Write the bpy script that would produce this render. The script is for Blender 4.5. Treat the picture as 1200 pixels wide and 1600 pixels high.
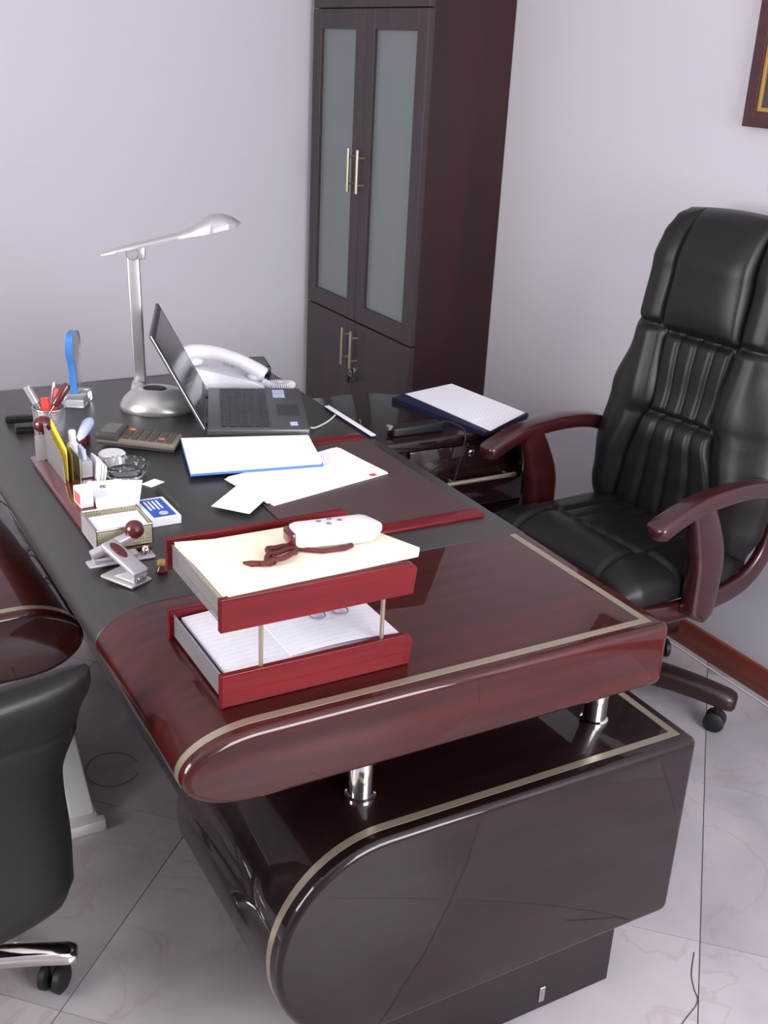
import bpy, bmesh, math, random
from mathutils import Vector, Matrix
random.seed(7)
for o in list(bpy.data.objects): bpy.data.objects.remove(o)
scene = bpy.context.scene
COL = scene.collection
PI = math.pi

# ------------------------------------------------------------------ camera
cam_d = bpy.data.cameras.new('camera'); cam = bpy.data.objects.new('camera', cam_d); COL.objects.link(cam)
cam_d.sensor_fit = 'VERTICAL'; cam_d.sensor_height = 36.0; cam_d.lens = 1736.54/1600*36.0
cam_d.clip_start = 0.02
yaw, pitch, roll = 0.5279, -0.3930, 0.0523
fw = Vector((math.sin(yaw)*math.cos(pitch), math.cos(yaw)*math.cos(pitch), math.sin(pitch)))
rt = Vector((math.cos(yaw), -math.sin(yaw), 0)); up = rt.cross(fw)
r2 = rt*math.cos(roll)+up*math.sin(roll); u2 = -rt*math.sin(roll)+up*math.cos(roll)
M = Matrix((r2, u2, -fw)).transposed().to_4x4(); M.translation = Vector((-0.3997, -1.1760, 1.6156))
cam.matrix_world = M
scene.camera = cam

# ------------------------------------------------------------------ light, world, exposure
vs = scene.view_settings
vs.view_transform = 'Standard'; vs.look = 'None'; vs.gamma = 1.0; vs.use_curve_mapping = False
vs.exposure = 0.88
world = bpy.data.worlds.new('world'); scene.world = world; world.use_nodes = True
bg = world.node_tree.nodes['Background']; bg.inputs[0].default_value = (0.80, 0.88, 1.0, 1); bg.inputs[1].default_value = 1.2

RX0, RX1, RY0, RY1, RZ = -2.3, 1.905, -2.3, 2.96, 2.75      # the room

def area(name, loc, rot, sx, sy, power, color):
    l = bpy.data.lights.new(name, 'AREA'); l.shape = 'RECTANGLE'; l.size = sx; l.size_y = sy; l.energy = power; l.color = color
    o = bpy.data.objects.new(name, l); COL.objects.link(o); o.location = loc; o.rotation_euler = rot; return o
# daylight entering the two windows (wall behind the camera, wall on the visitors' side)
area('daylight_window_near', (0.95, RY0+0.02, 1.50), (math.radians(90), 0, 0), 1.6, 1.35, 60, (0.96, 0.95, 1.0))
area('daylight_window_left', (RX0+0.02, 0.55, 1.55), (0, math.radians(-90), 0), 1.25, 1.5, 50, (1.0, 0.965, 0.93))

# ------------------------------------------------------------------ helpers
def lin(c):
    return tuple(((v/255)/12.92 if v/255 <= 0.04045 else ((v/255+0.055)/1.055)**2.4) for v in c)+(1.0,)
MATS = {}
def mat(name, col, rough=0.5, metal=0.0, coat=0.0, col2=None, grain=None, bump=0.0, bscale=300.0, spec=0.5, trans=0.0, ior=1.45, coat_rough=0.03):
    m = bpy.data.materials.new(name); m.use_nodes = True; nt = m.node_tree; N = nt.nodes; b = N['Principled BSDF']
    b.inputs['Base Color'].default_value = lin(col); b.inputs['Roughness'].default_value = rough
    b.inputs['Metallic'].default_value = metal; b.inputs['Coat Weight'].default_value = coat
    b.inputs['Coat Roughness'].default_value = coat_rough
    b.inputs['Specular IOR Level'].default_value = spec; b.inputs['Transmission Weight'].default_value = trans; b.inputs['IOR'].default_value = ior
    tc = N.new('ShaderNodeTexCoord')
    if col2:
        mp = N.new('ShaderNodeMapping'); mp.inputs['Scale'].default_value = grain or (8, 8, 8)
        nz = N.new('ShaderNodeTexNoise'); nz.inputs['Scale'].default_value = 1.0; nz.inputs['Detail'].default_value = 6
        rp = N.new('ShaderNodeValToRGB'); rp.color_ramp.elements[0].position = 0.35; rp.color_ramp.elements[1].position = 0.68
        rp.color_ramp.elements[0].color = lin(col); rp.color_ramp.elements[1].color = lin(col2)
        nt.links.new(tc.outputs['Object'], mp.inputs[0]); nt.links.new(mp.outputs[0], nz.inputs['Vector'])
        nt.links.new(nz.outputs['Fac'], rp.inputs[0]); nt.links.new(rp.outputs[0], b.inputs['Base Color'])
    if bump:
        nb = N.new('ShaderNodeTexNoise'); nb.inputs['Scale'].default_value = bscale; nb.inputs['Detail'].default_value = 3
        bp = N.new('ShaderNodeBump'); bp.inputs['Strength'].default_value = bump; bp.inputs['Distance'].default_value = 0.001
        nt.links.new(tc.outputs['Object'], nb.inputs['Vector']); nt.links.new(nb.outputs['Fac'], bp.inputs['Height']); nt.links.new(bp.outputs[0], b.inputs['Normal'])
    MATS[name] = m; return m

mat('wall_paint', (190, 186, 194), 0.75, bump=0.15, bscale=120)
mat('ceiling_paint', (226, 224, 226), 0.8, bump=0.1, bscale=120)
mat('grout', (140, 133, 133), 0.8, bump=0.2)
mat('baseboard_wood', (128, 62, 42), 0.35, col2=(112, 48, 34), grain=(6, 1.2, 20), coat=0.3)
mat('lacquer', (44, 7, 4), 0.4, coat=0.8, spec=0.15, col2=(66, 13, 8), grain=(2.5, 40, 40), coat_rough=0.02)
mat('lacquer_dark', (14, 5, 6), 0.4, coat=0.75, spec=0.15, col2=(27, 9, 10), grain=(2.5, 40, 40), coat_rough=0.03)
mat('desk_leather', (48, 46, 46), 0.33, spec=0.75, bump=0.25, bscale=700)
mat('blotter', (74, 56, 56), 0.42, bump=0.2, bscale=700)
mat('trim_silver', (176, 166, 146), 0.32, metal=0.75)
mat('chrome', (225, 222, 220), 0.08, metal=1.0)
mat('chrome_soft', (200, 196, 192), 0.22, metal=1.0)
mat('red_wood', (106, 8, 17), 0.45, col2=(88, 6, 12), grain=(4, 50, 50), coat=0.15, spec=0.3)
mat('red_wood_gloss', (84, 20, 20), 0.25, coat=0.8)
mat('cab_front', (58, 48, 53), 0.45, col2=(50, 41, 46), grain=(30, 30, 1.5))
mat('cab_side', (46, 15, 18), 0.5, col2=(33, 10, 13), grain=(14, 30, 0.8))
mat('dark_gap', (16, 13, 15), 0.7)
mat('frosted', (108, 116, 118), 0.35, coat=0.2)
mat('return_wood', (22, 8, 9), 0.3, coat=1.0, spec=0.2, col2=(32, 11, 11), grain=(3, 40, 40), coat_rough=0.02)
mat('chair_leather', (21, 20, 21), 0.40, spec=0.4, bump=0.35, bscale=420)
mat('chair_wood', (56, 18, 20), 0.28, coat=0.7, col2=(44, 13, 15), grain=(6, 40, 40))
mat('chair_wood_dark', (36, 16, 18), 0.4, coat=0.2)
mat('rubber', (22, 22, 23), 0.5)
mat('black_plastic', (26, 26, 28), 0.4)
mat('paper', (246, 246, 250), 0.8)
mat('paper_warm', (238, 232, 208), 0.8)
mat('paper_blue', (70, 120, 214), 0.6)
mat('folder_navy', (22, 24, 58), 0.45)
mat('white_plastic', (226, 224, 230), 0.35)
mat('white_gloss', (240, 240, 242), 0.25)
mat('handset_white', (224, 219, 221), 0.3)
mat('lamp_silver', (190, 188, 190), 0.3, metal=0.7)
mat('laptop_grey', (92, 92, 94), 0.38, metal=0.4)
mat('laptop_key', (38, 39, 42), 0.4)
mat('screen', (34, 37, 40), 0.12, spec=0.6)
mat('sticker', (196, 208, 232), 0.5)
mat('steel', (170, 168, 172), 0.3, metal=0.85)
mat('chrome_lit', (236, 234, 232), 0.3, metal=0.25)  # chrome with the bright window reflection put into a pale base colour
mat('silver_plastic', (182, 180, 184), 0.3, metal=0.35)
mat('maroon', (84, 20, 24), 0.3, coat=0.5)
mat('strap', (86, 30, 30), 0.7, bump=0.6, bscale=500)
mat('yellow', (232, 208, 60), 0.6)
mat('olive', (120, 110, 40), 0.6)
mat('pale_yellow', (222, 208, 138), 0.6)
mat('calc_body', (128, 118, 108), 0.4)
mat('calc_dark', (72, 70, 68), 0.4)
mat('lcd', (92, 92, 88), 0.25)
mat('orange', (226, 130, 60), 0.5)
mat('pink', (206, 100, 104), 0.5)
mat('key_dark', (74, 70, 66), 0.5)
mat('red_plastic', (226, 62, 58), 0.35)
mat('glass', (250, 252, 252), 0.03, trans=1.0, ior=1.5)
mat('blue_glass', (96, 170, 250), 0.05, trans=0.6, ior=1.45)
mat('lead_glass', (232, 236, 238), 0.05, trans=0.9, ior=1.45)
mat('card_blue', (44, 86, 176), 0.5)
mat('ink', (120, 120, 140), 0.8)
mat('gold', (186, 150, 84), 0.35, metal=0.6)
mat('frame_wood', (66, 30, 32), 0.35, coat=0.3, col2=(54, 22, 25), grain=(30, 3, 30))
mat('picture_dark', (52, 50, 60), 0.2, coat=0.6)
mat('ring_grey', (128, 122, 124), 0.6)
mat('cable_white', (206, 204, 206), 0.5)

def mesh_mat(name, col, cell=0.0050, hole=0.34):
    """perforated sheet steel"""
    m = mat(name, col, 0.35, metal=0.7); nt = m.node_tree; N = nt.nodes
    tc = N.new('ShaderNodeTexCoord'); vo = N.new('ShaderNodeTexVoronoi'); vo.inputs['Scale'].default_value = 1/cell; vo.inputs['Randomness'].default_value = 0.0
    lt = N.new('ShaderNodeMath'); lt.operation = 'GREATER_THAN'; lt.inputs[1].default_value = hole
    sx = N.new('ShaderNodeSeparateXYZ'); am = N.new('ShaderNodeMath'); cm = N.new('ShaderNodeCombineXYZ'); vo.voronoi_dimensions = '2D'
    nt.links.new(tc.outputs['Object'], sx.inputs[0]); nt.links.new(sx.outputs[0], am.inputs[0]); nt.links.new(sx.outputs[1], am.inputs[1]); nt.links.new(am.outputs[0], cm.inputs[0]); nt.links.new(sx.outputs[2], cm.inputs[1])
    nt.links.new(cm.outputs[0], vo.inputs['Vector']); nt.links.new(vo.outputs['Distance'], lt.inputs[0]); nt.links.new(lt.outputs[0], N['Principled BSDF'].inputs['Alpha'])
mesh_mat('mesh_steel', (196, 194, 198))
mesh_mat('mesh_yellow', (226, 220, 186))

def print_mat(name, base, ink, sx, sy, row=0.008):
    """paper with rows of printed words too small to read"""
    m = mat(name, base, 0.8); nt = m.node_tree; N = nt.nodes
    tc = N.new('ShaderNodeTexCoord'); br = N.new('ShaderNodeTexBrick')
    br.inputs['Color1'].default_value = lin(ink); br.inputs['Color2'].default_value = lin(tuple((a+b)//2 for a, b in zip(ink, base)))
    br.inputs['Mortar'].default_value = lin(base); br.inputs['Scale'].default_value = 1.0
    br.inputs['Brick Width'].default_value = sx; br.inputs['Row Height'].default_value = row; br.inputs['Mortar Size'].default_value = row*0.34; br.inputs['Mortar Smooth'].default_value = 0.1
    mx = N.new('ShaderNodeMix'); mx.data_type = 'RGBA'; mx.inputs[0].default_value = sy
    mx.inputs[6].default_value = lin(base)
    nt.links.new(tc.outputs['Object'], br.inputs['Vector']); nt.links.new(br.outputs['Color'], mx.inputs[7]); nt.links.new(mx.outputs[2], N['Principled BSDF'].inputs['Base Color'])
print_mat('paper_print', (246, 246, 250), (120, 126, 160), 0.016, 0.32)
print_mat('paper_faint', (250, 250, 252), (150, 156, 170), 0.02, 0.10)
print_mat('paper_form', (232, 230, 238), (150, 150, 166), 0.05, 0.12, 0.012)

def marble():
    m = bpy.data.materials.new('marble'); m.use_nodes = True; nt = m.node_tree; N = nt.nodes; b = N['Principled BSDF']
    tc = N.new('ShaderNodeTexCoord'); oi = N.new('ShaderNodeObjectInfo')
    ad = N.new('ShaderNodeVectorMath'); ad.operation = 'MULTIPLY_ADD'; ad.inputs[1].default_value = (9, 7, 0); 
    cb = N.new('ShaderNodeCombineXYZ'); nt.links.new(oi.outputs['Random'], cb.inputs[0]); nt.links.new(oi.outputs['Random'], cb.inputs[1])
    nt.links.new(cb.outputs[0], ad.inputs[0]); nt.links.new(tc.outputs['Object'], ad.inputs[2])
    n1 = N.new('ShaderNodeTexNoise'); n1.inputs['Scale'].default_value = 3.0; n1.inputs['Detail'].default_value = 8; n1.inputs['Distortion'].default_value = 0.8
    r1 = N.new('ShaderNodeValToRGB'); e = r1.color_ramp.elements; e[0].position = 0.3; e[0].color = lin((152, 147, 152)); e[1].position = 0.7; e[1].color = lin((180, 174, 177))
    n2 = N.new('ShaderNodeTexNoise'); n2.inputs['Scale'].default_value = 2.2; n2.inputs['Detail'].default_value = 5; n2.inputs['Distortion'].default_value = 1.6
    r2_ = N.new('ShaderNodeValToRGB'); e = r2_.color_ramp.elements; e[0].position = 0.485; e[0].color = (0, 0, 0, 1); e[1].position = 0.5; e[1].color = (1, 1, 1, 1)
    k = e.new(0.515); k.color = (0, 0, 0, 1)
    ml = N.new('ShaderNodeMath'); ml.operation = 'MULTIPLY'; ml.inputs[1].default_value = 0.34
    mx = N.new('ShaderNodeMix'); mx.data_type = 'RGBA'; mx.inputs[7].default_value = lin((150, 134, 122))
    for n in (n1, n2): nt.links.new(ad.outputs[0], n.inputs['Vector'])
    nt.links.new(n1.outputs['Fac'], r1.inputs[0]); nt.links.new(n2.outputs['Fac'], r2_.inputs[0]); nt.links.new(r2_.outputs[0], ml.inputs[0])
    nt.links.new(ml.outputs[0], mx.inputs[0]); nt.links.new(r1.outputs[0], mx.inputs[6]); nt.links.new(mx.outputs[2], b.inputs['Base Color'])
    b.inputs['Roughness'].default_value = 0.3; MATS['marble'] = m
marble()

class MB:
    """collects shapes into one bmesh"""
    def __init__(s): s.bm = bmesh.new()
    def _xf(s, vs, m):
        if m is not None: bmesh.ops.transform(s.bm, matrix=m, verts=vs)
    def box(s, x0, x1, y0, y1, z0, z1, bev=0.0, seg=2, m=None):
        t = bmesh.new(); r = bmesh.ops.create_cube(t, size=1.0)
        for v in t.verts: v.co = Vector((x0+(v.co.x+.5)*(x1-x0), y0+(v.co.y+.5)*(y1-y0), z0+(v.co.z+.5)*(z1-z0)))
        if bev: bmesh.ops.bevel(t, geom=list(t.edges), offset=bev, segments=seg, affect='EDGES', profile=0.5)
        if m is not None: bmesh.ops.transform(t, matrix=m, verts=t.verts)
        s.add(t); return s
    def add(s, t):
        me = bpy.data.meshes.new('tmp'); t.to_mesh(me); t.free(); s.bm.from_mesh(me); bpy.data.meshes.remove(me)
    def rings(s, rings, close=True, cap0=True, cap1=True):
        bm = s.bm; R = [[bm.verts.new(p) for p in r] for r in rings]; n = len(R[0])
        for a, b in zip(R, R[1:]):
            for i in range(n if close else n-1):
                j = (i+1) % n
                try: bm.faces.new((a[i], a[j], b[j], b[i]))
                except ValueError: pass
        if cap0: bm.faces.new(list(reversed(R[0])))
        if cap1: bm.faces.new(R[-1])
        return s
    def lathe(s, prof, n=24, c=(0, 0, 0), m=None, cap=True, sx=1, sy=1):
        rg = []
        for r, z in prof:
            rg.append([Vector((c[0]+r*sx*math.cos(2*PI*i/n), c[1]+r*sy*math.sin(2*PI*i/n), c[2]+z)) for i in range(n)])
        if m is not None: rg = [[m @ p for p in r] for r in rg]
        return s.rings(rg, True, cap, cap)
    def tube(s, pts, rad, n=10, cap=True, squash=None):
        pts = [Vector(p) for p in pts]; rg = []; prev = None
        for i, p in enumerate(pts):
            t = (pts[min(i+1, len(pts)-1)]-pts[max(i-1, 0)]).normalized()
            if prev is None:
                a = Vector((0, 0, 1)) if abs(t.z) < 0.9 else Vector((1, 0, 0)); u = t.cross(a).normalized()
            else: u = (prev-t*prev.dot(t)).normalized()
            prev = u; w = t.cross(u)
            r = rad[i] if isinstance(rad, (list, tuple)) else rad
            ru, rw = (r, r) if not squash else (r*squash[0], r*squash[1])
            rg.append([p+u*ru*math.cos(2*PI*k/n)+w*rw*math.sin(2*PI*k/n) for k in range(n)])
        return s.rings(rg, True, cap, cap)
    def prism(s, poly, z0, z1, m=None):
        rg = [[Vector((x, y, z)) for x, y in poly] for z in (z0, z1)]
        if m is not None: rg = [[m @ p for p in r] for r in rg]
        return s.rings(rg)
    def ball(s, c, r, sc=(1, 1, 1), m=None, n=20):
        t = bmesh.new(); bmesh.ops.create_uvsphere(t, u_segments=n, v_segments=n//2+2, radius=r)
        for v in t.verts: v.co = Vector((v.co.x*sc[0]+c[0], v.co.y*sc[1]+c[1], v.co.z*sc[2]+c[2]))
        if m is not None: bmesh.ops.transform(t, matrix=m, verts=t.verts)
        s.add(t); return s
    def build(s, name, material, parent=None, smooth=35, loc=None, rz=0.0, origin=True):
        bm = s.bm; bmesh.ops.recalc_face_normals(bm, faces=bm.faces)
        me = bpy.data.meshes.new(name); bm.to_mesh(me); bm.free()
        if smooth:
            for p in me.polygons: p.use_smooth = True
            me.set_sharp_from_angle(angle=math.radians(smooth))
        me.materials.append(MATS[material])
        o = bpy.data.objects.new(name, me); COL.objects.link(o)
        if parent: o.parent = parent
        if loc: o.location = loc
        o.rotation_euler.z = rz
        return o

def tag(o, label, cat, group=None):
    o['label'] = label; o['category'] = cat
    if group: o['group'] = group
    return o
def thing(name, label, cat, loc=(0, 0, 0), rz=0.0, group=None):
    o = bpy.data.objects.new(name, None); COL.objects.link(o); o.location = loc; o.rotation_euler.z = rz; o.empty_display_size = 0.05
    return tag(o, label, cat, group)
def struct(o): o['kind'] = 'structure'; return o
def copy_tree(o, parent=None):
    c = o.copy(); COL.objects.link(c); c.parent = parent
    for ch in list(o.children): copy_tree(ch, c)
    return c
def spline(P, n=8):
    P = [Vector(p) for p in P]; Q = [P[0]*2-P[1]]+P+[P[-1]*2-P[-2]]; out = []
    for i in range(1, len(Q)-2):
        for k in range(n):
            t = k/n; a, b, c, d = Q[i-1:i+3]
            out.append(0.5*((2*b)+(c-a)*t+(2*a-5*b+4*c-d)*t*t+(3*b-a-3*c+d)*t**3))
    out.append(P[-1]); return out
def RZm(a): return Matrix.Rotation(a, 4, 'Z')
def RYm(a): return Matrix.Rotation(a, 4, 'Y')
def RXm(a): return Matrix.Rotation(a, 4, 'X')
def TR(*p): return Matrix.Translation(Vector(p))

# ------------------------------------------------------------------ room
T_ = 0.12
o = MB().box(RX0-T_, RX1+T_, RY0-T_, RY1+T_, -0.13, -0.010).build('floor', 'grout', smooth=0); struct(o); floor = o
# marble tiles laid diagonally, clipped to the room
S = 0.5525; s2 = math.sqrt(2)
def clip(poly, ax, lim, keep_less):
    out = []
    for i in range(len(poly)):
        a, b = poly[i], poly[(i+1) % len(poly)]
        ia = (a[ax] <= lim) if keep_less else (a[ax] >= lim); ib = (b[ax] <= lim) if keep_less else (b[ax] >= lim)
        if ia: out.append(a)
        if ia != ib:
            t = (lim-a[ax])/(b[ax]-a[ax]); out.append((a[0]+t*(b[0]-a[0]), a[1]+t*(b[1]-a[1])))
    return out
full_tile = None
for i in range(-9, 9):
    for j in range(-9, 9):
        # rotated coordinates p=(x-y)/sqrt2, q=(x+y)/sqrt2
        p0 = -0.487/s2+i*S; q0 = 1.047/s2+j*S; g = 0.0010
        c = [(p0+g, q0+g), (p0+S-g, q0+g), (p0+S-g, q0+S-g), (p0+g, q0+S-g)]
        P = [((p+q)/s2, (q-p)/s2) for p, q in c]
        n0 = P[:]
        for ax, lim, kl in ((0, RX0, False), (0, RX1, True), (1, RY0, False), (1, RY1, True)):
            if P: P = clip(P, ax, lim, kl)
        if len(P) < 3: continue
        cx = sum(v[0] for v in n0)/4; cy = sum(v[1] for v in n0)/4
        if P == n0 and full_tile is not None:
            t = full_tile.copy(); COL.objects.link(t)
        else:
            t = MB().prism([(x-cx, y-cy) for x, y in P], -0.0099, 0.0).build('floor_tile', 'marble', floor, smooth=0)
            if P == n0: full_tile = t
        t.location = (cx, cy, 0)
o = MB().box(RX0-T_, RX1+T_, RY0-T_, RY1+T_, RZ, RZ+T_).build('ceiling', 'ceiling_paint', smooth=0); struct(o)
o = MB().box(RX0-T_, RX1+T_, RY1, RY1+T_, 0, RZ).build('wall_back', 'wall_paint', smooth=0); struct(o)
o = MB().box(RX1, RX1+T_, RY0, RY1, 0, RZ).build('wall_right', 'wall_paint', smooth=0); struct(o)
# wall behind the camera with a wide window, wall on the left with another
def wall_window(name, axis, at, a0, a1, w0, w1, z0, z1):
    m = MB()
    def b(p0, p1, q0, q1):
        if axis == 'y': m.box(p0, p1, at-T_, at, q0, q1)
        else: m.box(at-T_, at, p0, p1, q0, q1)
    b(a0, w0, 0, RZ); b(w1, a1, 0, RZ); b(w0, w1, 0, z0); b(w0, w1, z1, RZ)
    struct(m.build(name, 'wall_paint', smooth=0))
wall_window('wall_near', 'y', RY0, RX0, RX1, 0.12, 1.78, 0.8, 2.2)
wall_window('wall_left', 'x', RX0, RY0, RY1, -0.25, 1.35, 0.9, 2.2)
def window(name, axis, at, w0, w1, z0, z1):
    f = MB(); t = 0.05
    def b(m, p0, p1, q0, q1, d0, d1):
        if axis == 'y': m.box(p0, p1, at+d0, at+d1, q0, q1)
        else: m.box(at+d0, at+d1, p0, p1, q0, q1)
    mid = (w0+w1)/2
    for p0, p1, q0, q1 in ((w0, w0+t, z0, z1), (w1-t, w1, z0, z1), (w0+t, w1-t, z0, z0+t), (w0+t, w1-t, z1-t, z1), (mid-t/2, mid+t/2, z0+t, z1-t)): b(f, p0, p1, q0, q1, -0.09, -0.04)
    fr = f.build(name, 'white_plastic', smooth=0); struct(fr)
    for p0, p1 in ((w0+t, mid-t/2), (mid+t/2, w1-t)):
        g = MB(); b(g, p0, p1, z0+t, z1-t, -0.068, -0.062); g.build('window_pane', 'glass', fr, smooth=0)
window('window_1', 'y', RY0, 0.12, 1.78, 0.8, 2.2)
window('window_2', 'x', RX0, -0.25, 1.35, 0.9, 2.2)
o = MB().box(RX1-0.014, RX1, RY0, RY1, 0.0, 0.082, 0.004, 2).build('baseboard_right', 'baseboard_wood'); struct(o)
o = MB().box(RX0, RX1-0.014, RY1-0.014, RY1, 0.0, 0.082, 0.004, 2).build('baseboard_back', 'baseboard_wood'); struct(o)

# ------------------------------------------------------------------ executive desk
def lozenge(x0, x1, z0, z1, a, r=0.012, inset=0.0, n=22, pts_only_top=False):
    """outline in XZ: half ellipse at x0 (visitors' side), small round at x1"""
    x0 += inset; x1 -= inset; z0 += inset; z1 -= inset; b = (z1-z0)/2; zc = (z0+z1)/2; a = a-inset; P = []
    for i in range(n+1):
        t = PI/2+PI*i/n; P.append((x0+a+a*math.cos(t), zc+b*math.sin(t)))        # top, tip, bottom
    for i in range(5):
        t = -PI/2+PI/2*i/4; P.append((x1-r+r*math.cos(t), z0+r+r*math.sin(t)))
    for i in range(5):
        t = PI/2*i/4; P.append((x1-r+r*math.cos(t), z1-r+r*math.sin(t)))
    return P
def extrude(m, fn, y0, y1, r0=0.012, r1=0.012):
    rg = []
    def ring(y, ins): rg.append([Vector((x, y, z)) for x, z in fn(ins)])
    if r0:
        for k in range(5):
            t = PI/2*k/4; ring(y0+r0*(1-math.sin(t)) if False else y0+r0-r0*math.cos(t), r0-r0*math.sin(t))
    else: ring(y0, 0)
    if r1:
        for k in range(5):
            t = PI/2*k/4; ring(y1-r1+r1*math.sin(t), r1-r1*math.cos(t))
    else: ring(y1, 0)
    return m.rings(rg)
DZ, DB, DW, DL = 0.760, 0.643, 0.850, 1.725
desk = thing('executive_desk', 'large dark red lacquered executive desk with black leather top and rounded end', 'desk', (0.42, 0.86, 0))
DX, DY = 0.42, 0.86
def dpart(m, name, material, **k):
    bmesh.ops.translate(m.bm, vec=(-DX, -DY, 0), verts=m.bm.verts); return m.build(name, material, desk, **k)
YS = 0.414
slab = lambda i: lozenge(0.0, DW, DB, DZ, 0.115, inset=i)
dpart(extrude(MB(), slab, 0.0, YS, 0.012, 0.0), 'wooden_top_end', 'lacquer', smooth=30)
dpart(extrude(MB(), lambda i: lozenge(-0.0012, DW+0.0005, DB-0.001, DZ+0.0012, 0.116, inset=i), YS, DL-0.004, 0.002, 0.010), 'leather_top', 'desk_leather', smooth=30)['label'] = 'black leather covered middle of the desk top'
def ribbon(fn, y0, y1, h, xmax, i0=0, cnt=14):
    """thin inlay following the upper outline from the tip of the round to xmax"""
    up_ = fn(0)[:cnt]; up_ = list(reversed(up_))+[(xmax, fn(0)[0][1])]
    rg = []
    for k, (x, z) in enumerate(up_):
        a = up_[max(k-1, 0)]; b = up_[min(k+1, len(up_)-1)]; t = Vector((b[0]-a[0], b[1]-a[1])).normalized(); nx, nz = -t.y, t.x
        rg.append([Vector((x-nx*.001, y0, z-nz*.001)), Vector((x-nx*.001, y1, z-nz*.001)), Vector((x+nx*h, y1, z+nz*h)), Vector((x+nx*h, y0, z+nz*h))])
    return MB().rings(rg)
st = dpart(ribbon(slab, 0.020, 0.034, 0.0006, DW-0.026), 'inlay_strip', 'trim_silver', smooth=50)
dpart(MB().box(DW-0.040, DW-0.026, 0.034, 0.412, DZ-0.001, DZ+0.0006), 'inlay_strip', 'trim_silver', smooth=0)
dpart(ribbon(lambda i: lozenge(-0.0012, DW, DB, DZ+0.0012, 0.116, inset=i), DL-0.024, DL-0.014, 0.0006, DW-0.01), 'inlay_strip', 'steel', smooth=50)
# near pedestal with its rounded visitors' side
PX0, PX1, PZ0, PZ1, PY0 = 0.127, 0.934, 0.1435, 0.527, -0.028
ped = lambda i: lozenge(PX0, PX1, PZ0, PZ1, 0.185, inset=i, n=30)
pb = dpart(extrude(MB(), ped, PY0, 0.413, 0.012, 0.0), 'pedestal', 'lacquer_dark', smooth=30)
def sub(m, name, material, parent, **k):
    bmesh.ops.translate(m.bm, vec=(-DX, -DY, 0), verts=m.bm.verts); return m.build(name, material, parent, **k)
sub(ribbon(ped, PY0+0.024, PY0+0.038, 0.0006, PX1-0.022, cnt=20), 'inlay_strip', 'trim_silver', pb, smooth=50)
sub(MB().box(PX1-0.036, PX1-0.022, PY0+0.038, 0.40, PZ1-0.001, PZ1+0.0006), 'inlay_strip', 'trim_silver', pb, smooth=0)
# modesty front and far pedestal
modesty = lambda i: [(x, z) for x, z in lozenge(PX0+0.034, 0.36, PZ0, PZ1-0.004, 0.180, inset=i, n=30)]
dpart(extrude(MB(), modesty, 0.413, 1.312, 0.0, 0.0), 'modesty_panel', 'lacquer_dark', smooth=30)
pf = dpart(extrude(MB(), lambda i: lozenge(PX0+0.03, 0.84, PZ0, PZ1, 0.185, inset=i, n=30), 1.313, DL+0.02, 0.012, 0.012), 'pedestal', 'lacquer_dark', smooth=30)
dpart(MB().box(0.30, 0.829, -0.006, 0.395, 0.0, PZ0+0.002, 0.002, 1), 'plinth', 'lacquer_dark')
dpart(MB().box(0.30, 0.80, 1.33, 1.70, 0.0, PZ0+0.002, 0.002, 1), 'plinth', 'lacquer_dark')
dpart(MB().box(0.663, 0.676, -0.0085, -0.0055, 0.018, 0.052, 0.001, 1), 'bracket', 'steel')
for x, y in ((0.318, 0.083), (0.800, 0.098), (0.318, 0.33), (0.800, 0.33), (0.318, 1.40), (0.78, 1.40), (0.318, 1.64), (0.78, 1.64)):
    pm = MB().lathe([(0.025, PZ1-0.001), (0.025, PZ1+0.006), (0.021, PZ1+0.009), (0.021, DB-0.010), (0.025, DB-0.007), (0.025, DB+0.001)], 28, (x, y, 0))
    dpart(pm, 'chrome_post', 'chrome')

# ------------------------------------------------------------------ visitors' table (same style, lower)
vt = thing('visitor_table', 'low dark red lacquered table with rounded edge in front of the desk', 'table', (-0.55, 1.08, 0))
def tp(m, name, material, parent=None, **k):
    bmesh.ops.translate(m.bm, vec=(0.55, -1.08, 0), verts=m.bm.verts); return m.build(name, material, parent or vt, **k)
def tab(i):
    L = lozenge(-0.062, 1.05, 0.467, 0.612, 0.125, inset=i); R = []
    return [(-x, z) for x, z in L]
TY0, TY1 = 0.742, 1.425
top = tp(extrude(MB(), tab, TY0, TY1, 0.012, 0.012), 'table_top', 'lacquer', smooth=30)
def tribbon(y0, y1):
    pts = [(-x, z) for x, z in lozenge(-0.062, 1.05, 0.467, 0.612, 0.125)[:12]]; pts = [(-0.95, pts[0][1])]+pts
    rg = []
    for k, (x, z) in enumerate(pts):
        a = pts[max(k-1, 0)]; b = pts[min(k+1, len(pts)-1)]; t = Vector((b[0]-a[0], b[1]-a[1])).normalized(); nx, nz = -t.y, t.x
        rg.append([Vector((x-nx*.001, y0, z-nz*.001)), Vector((x-nx*.001, y1, z-nz*.001)), Vector((x+nx*.0006, y1, z+nz*.0006)), Vector((x+nx*.0006, y0, z+nz*.0006))])
    return MB().rings(rg)
tp(tribbon(TY0+0.018, TY0+0.032), 'inlay_strip', 'trim_silver', smooth=50)
tp(tribbon(TY1-0.032, TY1-0.018), 'inlay_strip', 'trim_silver', smooth=50)
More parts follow.
